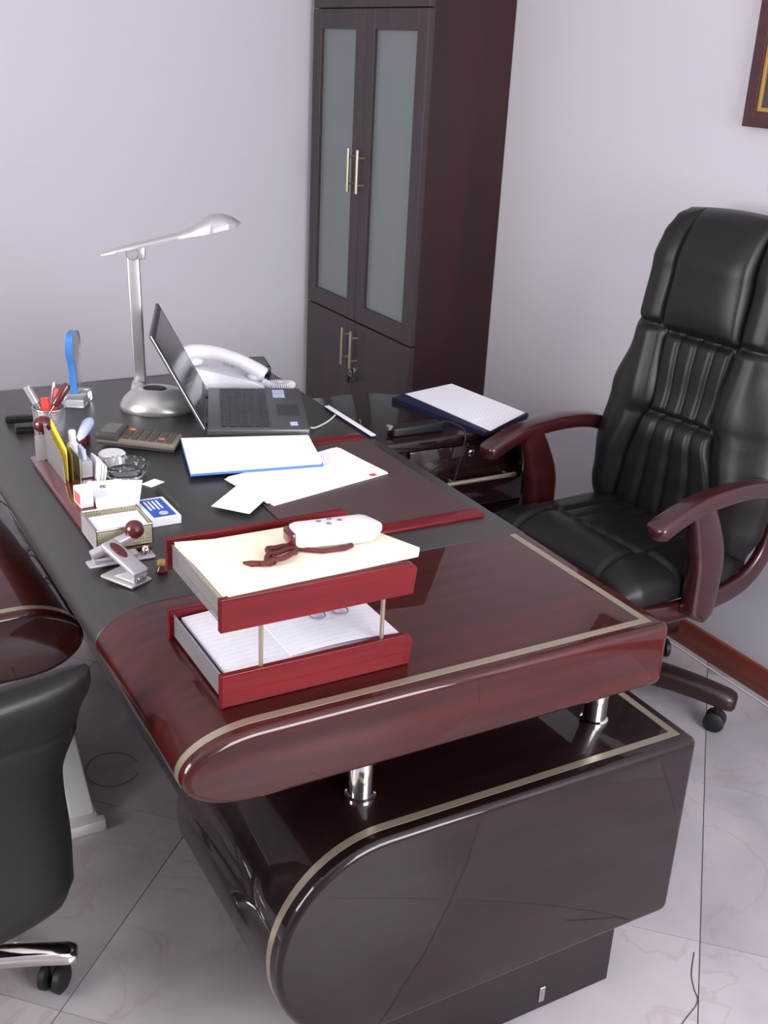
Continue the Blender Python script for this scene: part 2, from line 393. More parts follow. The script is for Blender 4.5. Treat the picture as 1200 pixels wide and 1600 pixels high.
for cx in (0.062, -0.93):
    s = 1 if cx > 0 else -1
    f = tp(MB().box(cx-0.032, cx+0.032, 0.845, 1.32, 0.0, 0.026, 0.004, 2).box(cx-0.042, cx+0.042, 0.827, 0.85, 0.0, 0.028, 0.003, 2).box(cx-0.042, cx+0.042, 1.315, 1.338, 0.0, 0.028, 0.003, 2), 'foot', 'chrome_lit')
    m = MB(); m.rings([[Vector((x, y, z)) for y, z in ((0.862, 0.0255), (1.06, 0.0255), (1.06, 0.185), (1.045, 0.185))] for x in (cx-0.026, cx+0.026)]); bmesh.ops.bevel(m.bm, geom=list(m.bm.edges), offset=0.003, segments=2, affect='EDGES'); tp(m, 'glint_wedge', 'chrome_lit')  # sloped wedge added on the foot so its face catches window light
    tp(MB().tube([(cx-s*0.01, 1.08, 0.024), (cx-s*0.05, 1.08, 0.25), (cx-s*0.06, 1.08, 0.47)], 0.028, 20), 'leg', 'chrome')

# ------------------------------------------------------------------ side return with drawers
rt_ = thing('side_return', 'dark glossy wooden side return with drawer standing between desk and cabinet', 'cabinet', (1.165, 1.41, 0))
def rp(m, name, material, parent=None, **k):
    bmesh.ops.translate(m.bm, vec=(-1.165, -1.41, 0), verts=m.bm.verts); return m.build(name, material, parent or rt_, **k)
RT = 0.668
rp(MB().box(0.862, 1.475, 1.190, 1.640, RT-0.030, RT, 0.006, 3), 'top', 'return_wood')
rp(MB().box(0.868, 0.890, 1.215, 1.625, 0.0, RT-0.031, 0.002, 1).box(1.445, 1.467, 1.215, 1.625, 0.0, RT-0.031, 0.002, 1).box(0.890, 1.445, 1.60, 1.625, 0.03, RT-0.031), 'carcass', 'return_wood')
dr = rp(MB().box(1.060, 1.440, 1.205, 1.590, 0.445, RT-0.036, 0.003, 2), 'drawer', 'return_wood')
rp(MB().tube([(1.165, 1.178, 0.535), (1.392, 1.178, 0.535)], 0.0065, 12).tube([(1.190, 1.178, 0.535), (1.190, 1.206, 0.535)], 0.004, 8).tube([(1.370, 1.178, 0.535), (1.370, 1.206, 0.535)], 0.004, 8), 'handle', 'trim_silver', dr)
rp(MB().lathe([(0.0, 0.004), (0.007, 0.004), (0.0105, 0.001), (0.0105, -0.004)], 20, m=TR(1.255, 1.203, 0.607) @ RXm(PI/2), cap=False), 'lock', 'chrome', dr)
dr2 = rp(MB().box(1.060, 1.440, 1.205, 1.590, 0.245, 0.440, 0.003, 2), 'drawer', 'return_wood')
rp(MB().tube([(1.165, 1.178, 0.33), (1.392, 1.178, 0.33)], 0.0065, 12).tube([(1.190, 1.178, 0.33), (1.190, 1.206, 0.33)], 0.004, 8).tube([(1.370, 1.178, 0.33), (1.370, 1.206, 0.33)], 0.004, 8), 'handle', 'trim_silver', dr2)
rp(MB().box(1.060, 1.440, 1.205, 1.590, 0.045, 0.240, 0.003, 2), 'drawer', 'return_wood')
rp(MB().box(1.040, 1.058, 1.215, 1.60, 0.0, RT-0.031), 'divider', 'return_wood')

# ------------------------------------------------------------------ bookcase cabinet
CX0, CX1, CY0, CY1, CH = 1.573, 1.903, 2.088, 2.918, 2.02
cb = thing('bookcase_cabinet', 'tall dark brown bookcase cabinet with two frosted glass doors in the corner', 'cabinet', ((CX0+CX1)/2, (CY0+CY1)/2, 0))
def cp(m, name, material, parent=None, **k):
    bmesh.ops.translate(m.bm, vec=(-(CX0+CX1)/2, -(CY0+CY1)/2, 0), verts=m.bm.verts); return m.build(name, material, parent or cb, **k)
FX = CX0+0.020
cp(MB().box(FX, CX1, CY0, CY0+0.022, 0.0, CH, 0.0015, 1), 'side_panel', 'cab_side')
cp(MB().box(FX, CX1, CY1-0.022, CY1, 0.0, CH, 0.0015, 1), 'side_panel', 'cab_side')
cp(MB().box(FX+0.004, CX1-0.002, CY0+0.022, CY1-0.022, 0.06, CH-0.02), 'carcass', 'dark_gap')
cp(MB().box(CX0, CX1, CY0, CY1, CH, CH+0.03, 0.003, 2), 'top_panel', 'cab_side')
cp(MB().box(CX0+0.001, FX, CY0, CY1, 1.750, CH, 0.001, 1), 'frieze', 'cab_front')
cp(MB().box(CX0+0.004, FX, CY0, CY1, 0.0, 0.058, 0.001, 1), 'kick_board', 'cab_front')
ym = 2.508
def handle_v(y, z0, z1, parent):
    m = MB().tube([(CX0-0.030, y, z0), (CX0-0.030, y, z1)], 0.0058, 12)
    for z in (z0+0.028, z1-0.028): m.tube([(CX0-0.030, y, z), (CX0+0.002, y, z)], 0.004, 8)
    cp(m, 'handle', 'trim_silver', parent)
for (y0, y1, hy) in ((CY0+0.001, ym-0.002, 2.475), (ym+0.002, CY1-0.001, 2.545)):
    m = MB(); fwid = 0.066; z0, z1 = 0.664, 1.746; g0, g1 = 0.728, 1.680
    gy0, gy1 = y0+fwid, y1-fwid
    m.box(CX0, FX, y0, gy0, z0, z1, 0.001, 1).box(CX0, FX, gy1, y1, z0, z1, 0.001, 1).box(CX0, FX, gy0, gy1, z0, g0, 0.001, 1).box(CX0, FX, gy0, gy1, g1, z1, 0.001, 1)
    d = cp(m, 'glass_door', 'cab_front')
    cp(MB().box(CX0+0.013, CX0+0.017, gy0-0.002, gy1+0.002, g0-0.002, g1+0.002), 'glass_pane', 'frosted', d, smooth=0)
    handle_v(hy, 1.135, 1.285, d)
    d2 = cp(MB().box(CX0, FX, y0, y1, 0.062, 0.658, 0.001, 1), 'lower_door', 'cab_front')
    handle_v(hy, 0.488, 0.632, d2)
    if hy < 2.5:
        cp(MB().lathe([(0.0, 0.006), (0.009, 0.006), (0.010, -0.002)], 16, m=TR(CX0, 2.482, 0.478) @ RYm(-PI/2), cap=False), 'lock', 'chrome', d2)
k = thing('key_ring', 'small keys with black fobs hanging in the lock of the cabinet door', 'keys', (CX0-0.008, 2.482, 0.478))
MB().box(-0.016, 0.0, -0.0015, 0.0015, -0.005, 0.005, 0.001, 1).build('key', 'chrome', k)
ringp = [(-0.014, 0.011*math.sin(t), -0.012+0.011*math.cos(t)) for t in [2*PI*i/20 for i in range(21)]]
MB().tube(ringp, 0.0012, 6).build('ring', 'chrome', k)
MB().box(-0.019, -0.011, -0.004, 0.018, -0.056, -0.022, 0.003, 2, m=RXm(0.25)).build('fob', 'black_plastic', k)
MB().box(-0.018, -0.012, -0.022, -0.006, -0.048, -0.022, 0.003, 2, m=RXm(-0.3)).build('fob', 'black_plastic', k)

# ------------------------------------------------------------------ picture on the right wall
pic = thing('framed_picture', 'dark wooden picture frame with gold inner edge on the right wall', 'picture', (RX1-0.001, 0.735, 1.481))
fw_ = 0.038
def hollow(y0, y1, z0, z1, w, x0, x1, bev=0.002):
    return MB().box(x0, x1, y0, y0+w, z0, z1, bev, 1).box(x0, x1, y1-w, y1, z0, z1, bev, 1).box(x0, x1, y0+w, y1-w, z0, z0+w, bev, 1).box(x0, x1, y0+w, y1-w, z1-w, z1, bev, 1)
hollow(-0.28, 0.28, 0.0, 0.74, fw_, -0.024, 0.0).build('frame', 'frame_wood', pic)
hollow(-0.28+fw_, 0.28-fw_, fw_, 0.74-fw_, 0.010, -0.019, -0.002, 0.001).build('gold_edge', 'gold', pic)
MB().box(-0.012, -0.004, -0.28+fw_+0.009, 0.28-fw_-0.009, fw_+0.009, 0.74-fw_-0.009).build('picture_sheet', 'picture_dark', pic, smooth=0)

# ------------------------------------------------------------------ high backed chair behind the desk
def pad_surface(nu, nv, fn_front, fn_back):
    """closed cushion from two parametric sheets sharing their rim"""
    m = MB(); bm = m.bm
    F = [[bm.verts.new(fn_front(i/nu*2-1, j/nv)) for i in range(nu+1)] for j in range(nv+1)]
    B = [[None]*(nu+1) for _ in range(nv+1)]
    for j in range(nv+1):
        for i in range(nu+1):
            edge = i in (0, nu) or j in (0, nv)
            B[j][i] = F[j][i] if edge else bm.verts.new(fn_back(i/nu*2-1, j/nv))
    for j in range(nv):
        for i in range(nu):
            bm.faces.new((F[j][i], F[j][i+1], F[j+1][i+1], F[j+1][i]))
            q = (B[j][i], B[j+1][i], B[j+1][i+1], B[j][i+1])
            if len(set(q)) > 2:
                try: bm.faces.new(q)
                except ValueError: pass
    return m
def lerp(T, x):
    for (a, va), (b, vb) in zip(T, T[1:]):
        if x <= b: return va+(vb-va)*max(0, (x-a)/(b-a))
    return T[-1][1]
def ss(a, b, x):
    t = max(0, min(1, (x-a)/(b-a))); return t*t*(3-2*t)
def interp(T, x):
    for (a, va), (b, vb) in zip(T, T[1:]):
        if x <= b:
            t = (x-a)/(b-a); t = max(0, min(1, t)); t = t*t*(3-2*t); return va+(vb-va)*t
    return T[-1][1]
ec = thing('executive_chair', 'high backed black leather office chair with curved dark wooden arms behind the desk', 'chair', (1.500, 0.805, 0), math.radians(5))
def puff(u, p=4, e=0.5): return max(0.0, 1-abs(u)**p)**e
BACKW = [(0.48, 0.262), (0.56, 0.288), (0.66, 0.296), (0.80, 0.280), (0.94, 0.245), (1.04, 0.238), (1.15, 0.238), (1.22, 0.225), (1.262, 0.205), (1.285, 0.175)]
BACKX = [(0.46, 0.135), (0.62, 0.155), (0.80, 0.175), (1.00, 0.205), (1.15, 0.225), (1.30, 0.255)]
def groove(d, w): return math.exp(-(d/w)**2)
BACKP = [(0.48, 0.165), (0.62, 0.150), (0.76, 0.118), (0.80, 0.100), (0.98, 0.112), (1.0, 0.122), (1.28, 0.116)]
def back_y(u, z):
    w = interp(BACKW, z); pw = interp(BACKP, z); a = abs(u)
    return math.copysign(pw*a/0.5 if a < 0.5 else pw+(w-pw)*(a-0.5)/0.5, u)
def back_front(u, v):
    z = 0.478+v*(1.283-0.478); w = interp(BACKW, z); y = back_y(u, z); u = y/w
    zz = z + (0.012*(1-abs(u)**2) if v > 0.9 else 0)*ss(0.9, 1, v)
    x = interp(BACKX, z)
    th = 0.062*puff(u, 5, 0.5)*puff(2*v-1, 12, 0.5)
    d = 0.0; pw = interp(BACKP, z)
    head = ss(0.985, 1.01, z)
    # head cushion bulges forward in the middle
    d += head*0.030*puff(y/pw, 4, 0.6)*math.sin(PI*max(0, min(1, (z-0.985)/0.32)))**0.5 if abs(y) < pw else 0
    d -= 0.016*groove(abs(y)-pw, 0.007)*(1 if z > 0.5 else 0)
    side_c = 0.014*groove(z-0.995+0.02*(abs(y)-pw), 0.010)*ss(pw, pw+0.02, abs(y))
    d -= side_c
    mid = (1-head)
    if abs(y) < pw+1e-6 and mid > 0:
        n = 4; q = (y/pw+1)/2*n; fr = abs(q-round(q)); 
        if 0.5 < q < n-0.5: d -= mid*0.007*groove(fr, 0.14)
        fd = ss(1.0, 0.86, abs(y)/pw) if False else 1-ss(0.86, 1.0, abs(y)/pw)
        d -= fd*mid*0.018*groove(z-0.985, 0.012)
        lum = groove(z-0.775, 0.009); d -= fd*0.020*lum
        d += fd*0.012*groove(z-0.735, 0.05)
        d -= fd*0.010*groove(z-0.84, 0.06)
    # side bolsters
    d += 0.020*ss(pw, pw+0.05, abs(y))*(1-ss(pw+0.07, w, abs(y)))*(0.6 if head else 1.0)
    return Vector((x-th-d*puff(u, 8, .5)*puff(2*v-1, 14, .5), y, zz))
def back_back(u, v):
    z = 0.478+v*(1.283-0.478); w = interp(BACKW, z); y = back_y(u, z); u = y/w; zz = z + (0.012*(1-abs(u)**2) if v > 0.9 else 0)*ss(0.9, 1, v)
    return Vector((interp(BACKX, z)+0.045*puff(u, 4, .5)*puff(2*v-1, 10, .5), y, zz))
pad_surface(112, 150, back_front, back_back).build('backrest', 'chair_leather', ec, smooth=80)
def seat_top(u, v):
    # u across (y), v from front (0) to back (1)
    x = -0.275+v*0.445; w = interp([(-0.28, 0.245), (-0.22, 0.270), (0.05, 0.268), (0.17, 0.245)], x); y = u*w
    z0 = 0.455+0.0*v; th = 0.066*puff(u, 6, 0.5)*puff(2*v-1, 8, 0.5); d = 0
    pw = 0.135+0.02*(1-v)
    d -= 0.012*groove(abs(y)-pw, 0.008)
    if abs(y) < pw:
        n = 5; q = (y/pw+1)/2*n; fr = abs(q-round(q))
        if 0.5 < q < n-0.5: d -= 0.005*groove(fr, 0.15)*ss(0.30, 0.36, v)
        d -= 0.016*groove(v-0.33, 0.02); d += 0.014*groove(v-0.2, 0.12)
    else:
        d += 0.010*groove(v-0.2, 0.2); d -= 0.012*groove(v-0.36-0.2*(abs(y)-pw), 0.02)
    return Vector((x, y, z0+th+d*puff(u, 8, .5)*puff(2*v-1, 10, .5)))
def seat_bot(u, v):
    p = seat_top(u, v); x = p.x; return Vector((x, p.y, 0.455-0.045*puff(u, 6, .5)*puff(2*v-1, 8, .5)))
pad_surface(90, 90, seat_top, seat_bot).build('seat', 'chair_leather', ec, smooth=80)
def sweep_rect(path, wy, hz, n=10, y=0.0):
    """rounded-rectangle section swept along a path in the XZ plane; wy = half width in y, hz = half thickness"""
    pts = spline([(p[0], 0, p[1]) for p in path], n); rg = []; L = len(pts)
    for i, p in enumerate(pts):
        t = (pts[min(i+1, L-1)]-pts[max(i-1, 0)]).normalized(); nrm = Vector((-t.z, 0, t.x)); s = i/(L-1)
        a = wy(s) if callable(wy) else wy; b = hz(s) if callable(hz) else hz
        rg.append([p+Vector((0, y, 0))+Vector((0, 1, 0))*a*math.copysign(abs(math.cos(q))**0.55, math.cos(q))+nrm*b*math.copysign(abs(math.sin(q))**0.55, math.sin(q)) for q in [2*PI*k/20 for k in range(20)]])
    return MB().rings(rg)
for sgn in (-1, 1):
    y = sgn*0.298
    ends = lambda s: min(1, (s/0.09)**0.5 if s > 0 else 0.05, ((1-s)/0.03)**0.5 if s < 1 else 0.05)
    a = sweep_rect([(-0.268, 0.645), (-0.225, 0.668), (-0.13, 0.697), (0.0, 0.706), (0.10, 0.697), (0.175, 0.672)], lambda s: 0.030*max(0.15, ends(s))*(1-0.25*s), lambda s: 0.021*max(0.15, ends(s)), 10, y).build('armrest', 'chair_wood', ec, smooth=50)
    sweep_rect([(-0.115, 0.688), (-0.085, 0.62), (-0.062, 0.55), (-0.060, 0.47), (-0.066, 0.392)], lambda s: 0.024+0.004*s, lambda s: (0.036+0.012*math.sin(PI*s*0.9))*(1 if s < 0.93 else max(0.3, (1-((s-0.93)/0.07)**2)**0.5)), 10, y*0.985).build('arm_post', 'chair_wood', ec, smooth=50)
    sweep_rect([(-0.235, 0.418), (-0.12, 0.405), (0.02, 0.405), (0.13, 0.425), (0.195, 0.48), (0.222, 0.56), (0.236, 0.66)], 0.014, lambda s: 0.026*max(0.3, min(1, (1-s)/0.1+.3)), 10, sgn*0.262).build('side_rail', 'chair_wood', ec, smooth=50)
MB().box(-0.245, -0.215, -0.250, 0.250, 0.395, 0.428, 0.008, 3).build('front_rail', 'chair_wood', ec)
MB().box(-0.14, 0.12, -0.13, 0.13, 0.345, 0.402, 0.012, 3).build('seat_plate', 'black_plastic', ec)
MB().lathe([(0.028, 0.16), (0.028, 0.25), (0.018, 0.252), (0.018, 0.35)], 20, (-0.03, 0.018, 0)).build('gas_column', 'rubber', ec)
MB().lathe([(0.055, 0.085), (0.062, 0.10), (0.060, 0.15), (0.036, 0.175)], 28, (-0.03, 0.018, 0)).build('hub', 'chair_wood_dark', ec)
def castor(parent, x, y, a, mname='rubber'):
    c = MB()
    for s in (-1, 1): c.lathe([(0.0, s*0.006), (0.020, s*0.006), (0.027, s*0.009), (0.0275, s*0.019), (0.020, s*0.024), (0.0, s*0.024)], 20, m=TR(x, y, 0.0275) @ RZm(a) @ RXm(PI/2), cap=False)
    c.tube([(x, y, 0.03), (x, y, 0.075)], 0.008, 8)
    return c.build('castor', mname, parent)
def star_base(parent, ang0, R, leg_mat, z_hub, z_end, w0, w1, h, spin=None, ox=0.0, oy=0.0):
    for k in range(5):
        a = ang0+2*PI*k/5; dx, dy = math.cos(a), math.sin(a); m = MB(); rg = []
        for s in [0, 0.1, 0.3, 0.5, 0.7, 0.85, 0.94, 0.985, 1.0]:
            r = 0.03+s*(R-0.03); z = z_hub+(z_end-z_hub)*s+0.012*math.sin(PI*s); w = w0+(w1-w0)*s
            hh = h*(1-0.25*s); q = 1 if s < 0.94 else {0.94: 1, 0.985: 0.85, 1.0: 0.6}[s]
            ring = []
            for (cy_, cz_) in ((-1, -0.6), (-1, 0.35), (-0.75, 0.8), (-0.3, 1), (0.3, 1), (0.75, 0.8), (1, 0.35), (1, -0.6), (0.6, -1), (-0.6, -1)):
                ring.append(Vector((ox+dx*r-dy*cy_*w*q, oy+dy*r+dx*cy_*w*q, z+cz_*hh*q)))
            rg.append(ring)
        m.rings(rg); m.build('base_leg', leg_mat, parent, smooth=50)
        castor(parent, ox+dx*(R-0.045), oy+dy*(R-0.045), a+(0.9*k if spin is None else spin))
star_base(ec, math.radians(-62), 0.372, 'chair_wood_dark', 0.112, 0.096, 0.034, 0.030, 0.034, ox=-0.030, oy=0.018)

# ------------------------------------------------------------------ visitor chair, seen from behind
vc = thing('visitor_chair', 'black leather visitor chair with chrome star base in the near left corner', 'chair', (-0.385, 0.515, 0))
VW = [(0.34, 0.255), (0.36, 0.278), (0.39, 0.290), (0.46, 0.292), (0.585, 0.286), (0.68, 0.310), (0.76, 0.325), (0.785, 0.324), (0.792, 0.318)]
def vb_f(u, v):
    z = 0.340+v*0.452; w = interp(VW, z); y = -0.315+0.05*(abs(u)**2)-0.03*v+0.03*math.sin(PI*v)
    return Vector((u*w, y-0.028*puff(u, 8, .5)*puff(2*v-1, 12, .5)-0.012*groove(v-0.93, 0.09)+0.006*groove(v-0.80+0.06*u, 0.012), z))
def vb_b(u, v):
    z = 0.340+v*0.452; w = interp(VW, z); y = -0.315+0.05*(abs(u)**2)-0.03*v+0.03*math.sin(PI*v)
    return Vector((u*w, y+0.045*puff(u, 6, .5)*puff(2*v-1, 8, .5), z))
pad_surface(50, 60, vb_f, vb_b).build('backrest', 'chair_leather', vc, smooth=80)
def vs_t(u, v):
    y = -0.24+v*0.44; return Vector((u*0.24, y, 0.425+0.05*puff(u, 6, .5)*puff(2*v-1, 8, .5)))
def vs_b(u, v):
    y = -0.24+v*0.44; return Vector((u*0.24, y, 0.425-0.04*puff(u, 6, .5)*puff(2*v-1, 8, .5)))
pad_surface(30, 30, vs_t, vs_b).build('seat', 'chair_leather', vc, smooth=80)
MB().box(-0.03, 0.03, -0.27, 0.08, 0.365, 0.39, 0.004, 2).box(-0.09, 0.09, -0.09, 0.09, 0.355, 0.388, 0.006, 2).build('seat_plate', 'black_plastic', vc)
MB().lathe([(0.028, 0.10), (0.028, 0.24), (0.017, 0.242), (0.017, 0.36)], 20).build('gas_column', 'chrome', vc)
MB().lathe([(0.05, 0.062), (0.055, 0.075), (0.05, 0.11), (0.032, 0.125)], 28).build('hub', 'chrome', vc)
star_base(vc, math.radians(-16.5), 0.336, 'chrome', 0.090, 0.078, 0.028, 0.021, 0.020, spin=1.1)
# ------------------------------------------------------------------ things on the desk
ZL = DZ+0.0013          # top of the leather
def sheet_quad(poly, z0, z1): return MB().prism(poly, z0, z1)
def rel(poly, c): return [(x-c[0], y-c[1]) for x, y in poly]
def rot_poly(poly, a, c):
    return [(c[0]+(x-c[0])*math.cos(a)-(y-c[1])*math.sin(a), c[1]+(x-c[0])*math.sin(a)+(y-c[1])*math.cos(a)) for x, y in poly]

# two-tier tray -----------------------------------------------------
tray = thing('document_tray', 'two tier red wooden desk tray with mesh sides and thin metal posts', 'tray', (0.2345, 0.182, DZ+0.0008))
for z0, nm in ((0.0, 'lower_tray'), (0.118, 'upper_tray')):
    fl = MB().box(-0.143, 0.140, -0.102, 0.102, z0+0.005, z0+0.0065).build('tray_bottom', 'mesh_steel', tray, smooth=0)
    for y0 in (-0.114, 0.102):
        h = 0.050; x0, x1 = -0.153, 0.153; r = 0.014; P = [(x0, z0), (x1-r*0.3, z0)]
        P += [(x1-r+r*math.cos(t), z0+h-r+r*math.sin(t)) for t in [PI/2*i/6 for i in range(7)]]+[(x0+0.002, z0+h), (x0, z0+h-0.002)]
        m = MB(); m.rings([[Vector((x, y, z)) for x, z in P] for y in (y0, y0+0.012)]); bmesh.ops.bevel(m.bm, geom=[e for e in m.bm.edges if e.calc_length() > 0.02], offset=0.0012, segments=2, affect='EDGES')
        m.build('rail', 'red_wood', tray, smooth=40)
    for x in (-0.146, 0.140):
        MB().box(x, x+0.0012, -0.102, 0.102, z0+0.004, z0+0.040).build('mesh_side', 'mesh_steel', tray, smooth=0)
        MB().tube([(x+0.0006, -0.102, z0+0.040), (x+0.0006, 0.102, z0+0.040)], 0.002, 8).build('side_wire', 'steel', tray)
for x in (-0.090, 0.104):
    for y in (-0.1035, 0.1035): MB().tube([(x, y, 0.045), (x, y, 0.122)], 0.0034, 10).build('post', 'trim_silver', tray)
pk = thing('wooden_peg', 'small dark red wooden peg with pale cap on the leather behind the tray', 'peg', (0.146, 0.512, ZL))
MB().lathe([(0.0, 0.0), (0.010, 0.0), (0.011, 0.006), (0.008, 0.012), (0.006, 0.016)], 16).build('body', 'maroon', pk)
MB().lathe([(0.0085, 0.0158), (0.0095, 0.018), (0.0085, 0.023), (0.0, 0.024)], 16, cap=False).build('cap', 'gold', pk)

# papers in the trays
lp = thing('tray_papers', 'printed papers and dark folder lying in the lower tray', 'papers', (0.2345, 0.182, DZ+0.0075))
MB().box(-0.140, 0.134, -0.099, 0.098, 0.0, 0.026, 0.002, 1).build('folder', 'folder_navy', lp)
def curled(x0, x1, y0, y1, z, amp, th, n=16, sk=0.0):
    rg = []
    for i in range(n+1):
        s = i/n; x = x0+(x1-x0)*s; zz = z+amp(s)
        rg.append([Vector((x+sk*0, y0+sk*s, zz)), Vector((x, y1+sk*s, zz)), Vector((x, y1+sk*s, zz+th)), Vector((x, y0+sk*s, zz+th))])
    return MB().rings(rg)
curled(-0.136, 0.140, -0.094, 0.096, 0.0265, lambda s: 0.010*math.sin(PI*s)*0.5, 0.004).build('sheets', 'paper_form', lp, smooth=60)
curled(-0.035, 0.142, -0.088, 0.090, 0.0312, lambda s: 0.004+0.006*math.sin(PI*s), 0.001, sk=-0.004).build('top_sheet', 'paper_form', lp, smooth=60)
m = MB()
for cx in (0.046, 0.085): m.tube([(cx+0.012*math.cos(t), -0.005+0.014*math.sin(t), 0.0458-0.0004*abs(cx-0.055)*20) for t in [2*PI*i/24 for i in range(25)]], 0.0014, 6)
m.build('printed_rings', 'ink', lp)
cp_ = thing('cream_papers', 'cream white pile of papers heaped in the upper tray', 'papers', (0.2345, 0.182, DZ+0.1258))
MB().box(-0.139, 0.136, -0.099, 0.094, 0.0, 0.037, 0.002, 1).build('paper_block', 'paper_warm', cp_)
for q, (dz, a) in enumerate(((0.0405, 0.012), (0.0423, -0.006), (0.0441, 0.0))):
    P = [(0.087, 0.268), (0.096, 0.074), (0.400, 0.088), (0.414, 0.108), (0.374, 0.208)]; P = rot_poly(P, a, (0.24, 0.17))
    MB().prism(rel(P, (0.2345, 0.182)), dz, dz+0.0014).build('sheet', 'paper_warm', cp_, smooth=0)
rm = thing('white_handset', 'white remote handset with maroon braided strap on the upper tray papers', 'handset', (0.304, 0.178, DZ+0.1258+0.0456), math.radians(-7))
rg = []
for i in range(17):
    s = i/16; x = -0.072+0.148*s; e = min(1, (s/0.08)**0.5 if s > 0 else 0.25, ((1-s)/0.16)**0.5 if s < 1 else 0.2); w = 0.0275*max(0.25, e)*(0.93+0.10*s); h = 0.0165*max(0.35, e)
    rg.append([Vector((x, w*math.copysign(abs(math.cos(t))**0.6, math.cos(t)), 0.0165+h*math.copysign(abs(math.sin(t))**0.6, math.sin(t)))) for t in [2*PI*k/24 for k in range(24)]])
MB().rings(rg).build('body', 'handset_white', rm, smooth=60)
MB().box(-0.0735, -0.062, -0.019, 0.019, 0.005, 0.0275, 0.004, 2).build('end_window', 'maroon', rm)
for x, y in ((-0.022, 0.006), (-0.010, -0.006), (-0.004, 0.010), (0.010, 0.002)): MB().lathe([(0.004, 0.0320), (0.0038, 0.0340), (0.0, 0.0344)], 10, (x, y, 0)).build('button', 'ink', rm)
m = MB()
for q in range(3):
    pts = [(-0.070-0.052*s+0.012*math.sin(6*s+q), -0.012-0.045*s+0.016*math.sin(PI*s)*(q-1)+0.002*math.sin(22*s+2*q), 0.0045+0.004*math.sin(PI*s)) for s in [i/20 for i in range(21)]]
    m.tube(pts, 0.0042, 8)
m.tube([(-0.115, -0.055, 0.004), (-0.140, -0.048, 0.0035), (-0.150, -0.040, 0.003)], [0.0035, 0.005, 0.002], 8)
m.tube([(-0.060, -0.020, 0.004), (-0.030, -0.036, 0.004), (0.005, -0.036, 0.004), (0.020, -0.028, 0.004)], 0.0036, 8)
m.build('strap', 'strap', rm, smooth=60)

# blotter and papers -------------------------------------------------
bl = thing('desk_blotter', 'brown leather desk blotter with red wooden bars at both ends', 'blotter', (0.62, 0.775, ZL))
MB().box(-0.193, 0.192, -0.262, 0.262, 0.0002, 0.0032, 0.001, 1).build('pad', 'blotter', bl)
for y in (-0.273, 0.237): MB().box(-0.193, 0.194, y, y+0.036, 0.0, 0.0075, 0.0025, 2).build('end_bar', 'red_wood', bl)
ZB = ZL+0.0034
ps = thing('paper_stack', 'loose pile of white papers fanned out in the middle of the blotter', 'papers', (0.58, 0.84, ZB))
B0 = [(0.412, 0.880), (0.716, 0.968), (0.745, 0.782), (0.438, 0.722)]
for q, (a, dx, dy) in enumerate(((0.05, 0.0, -0.006), (-0.03, 0.004, 0.004), (0.02, -0.006, 0.0), (0.0, 0.0, 0.0))):
    P = rot_poly(B0, a, (0.58, 0.84)); P = [(x+dx-0.58, y+dy-0.84) for x, y in P]
    MB().prism(P, 0.0014*q, 0.0014*q+0.0011).build('sheet', 'paper' if q < 3 else 'paper_faint', ps, smooth=0)
MB().box(0.120, 0.134, -0.068, -0.056, 0.0054, 0.0060).build('red_tab', 'red_plastic', ps, smooth=0)
tag(MB().prism(rel([(0.324, 0.742), (0.412, 0.826), (0.462, 0.759), (0.378, 0.677)], (0.394, 0.752)), 0, 0.0006).build('loose_sheet', 'paper', loc=(0.394, 0.752, ZB+0.0057), smooth=0), 'single small white sheet sticking out from the fanned pile towards the visitors', 'paper')
pa = thing('report_folder', 'thick white report on a blue folder beside the laptop', 'papers', (0.51, 0.98, ZB+0.0065))
A0 = [(0.398, 1.122), (0.676, 1.034), (0.628, 0.868), (0.345, 0.914)]
big = [(0.510+(x-0.510)*1.015, 0.98+(y-0.98)*1.02-0.003) for x, y in A0]
MB().prism(rel(big, (0.51, 0.98)), 0.0, 0.0035).build('folder', 'paper_blue', pa, smooth=0)
MB().prism(rel(A0, (0.51, 0.98)), 0.0036, 0.0105).build('sheets', 'paper_faint', pa, smooth=0)
MB().prism(rel(rot_poly(A0, 0.015, (0.51, 0.98)), (0.51, 0.98)), 0.0106, 0.0113).build('top_sheet', 'paper_faint', pa, smooth=0)

# laptop ---------------------------------------------------------------
lt_ = thing('laptop', 'open dark grey laptop facing the chair, screen tilted back', 'laptop', (0.470, 1.150, ZL), math.radians(-20.9))
LW, LD = 0.342, 0.240
base = MB().box(0.0, LD, 0.0, LW, 0.006, 0.024, 0.004, 2).build('base', 'laptop_grey', lt_)
MB().box(0.004, LD-0.004, 0.004, LW-0.004, 0.001, 0.0065, 0.002, 1).build('underside', 'black_plastic', lt_)
MB().box(0.030, 0.150, 0.012, LW-0.012, 0.0238, 0.0246).build('key_well', 'calc_dark', base, smooth=0)
m = MB(); rows = 6
for r_ in range(rows):
    n = 17; y = 0.016
    for c_ in range(n):
        w = (LW-0.032)/n; xx = 0.034+r_*0.0192
        m.box(xx, xx+0.0158, y+c_*w+0.001, y+(c_+1)*w-0.001, 0.0246, 0.0272, 0.0008, 1)
ks = m.build('keys', 'laptop_key', base, smooth=0); ks['kind'] = 'stuff'
MB().box(0.170, 0.224, 0.105, 0.195, 0.0240, 0.0244).build('touchpad', 'laptop_key', base, smooth=0)
MB().box(0.166, 0.196, 0.255, 0.288, 0.0240, 0.0244).build('sticker', 'sticker', base, smooth=0)
MB().box(0.166, 0.196, 0.292, 0.322, 0.0240, 0.0244).build('sticker', 'sticker', base, smooth=0)
MB().box(0.196, 0.214, 0.028, 0.056, 0.0240, 0.0244).build('sticker', 'sticker', base, smooth=0)
SM = TR(-0.002, 0, 0.022) @ RYm(math.radians(-28))
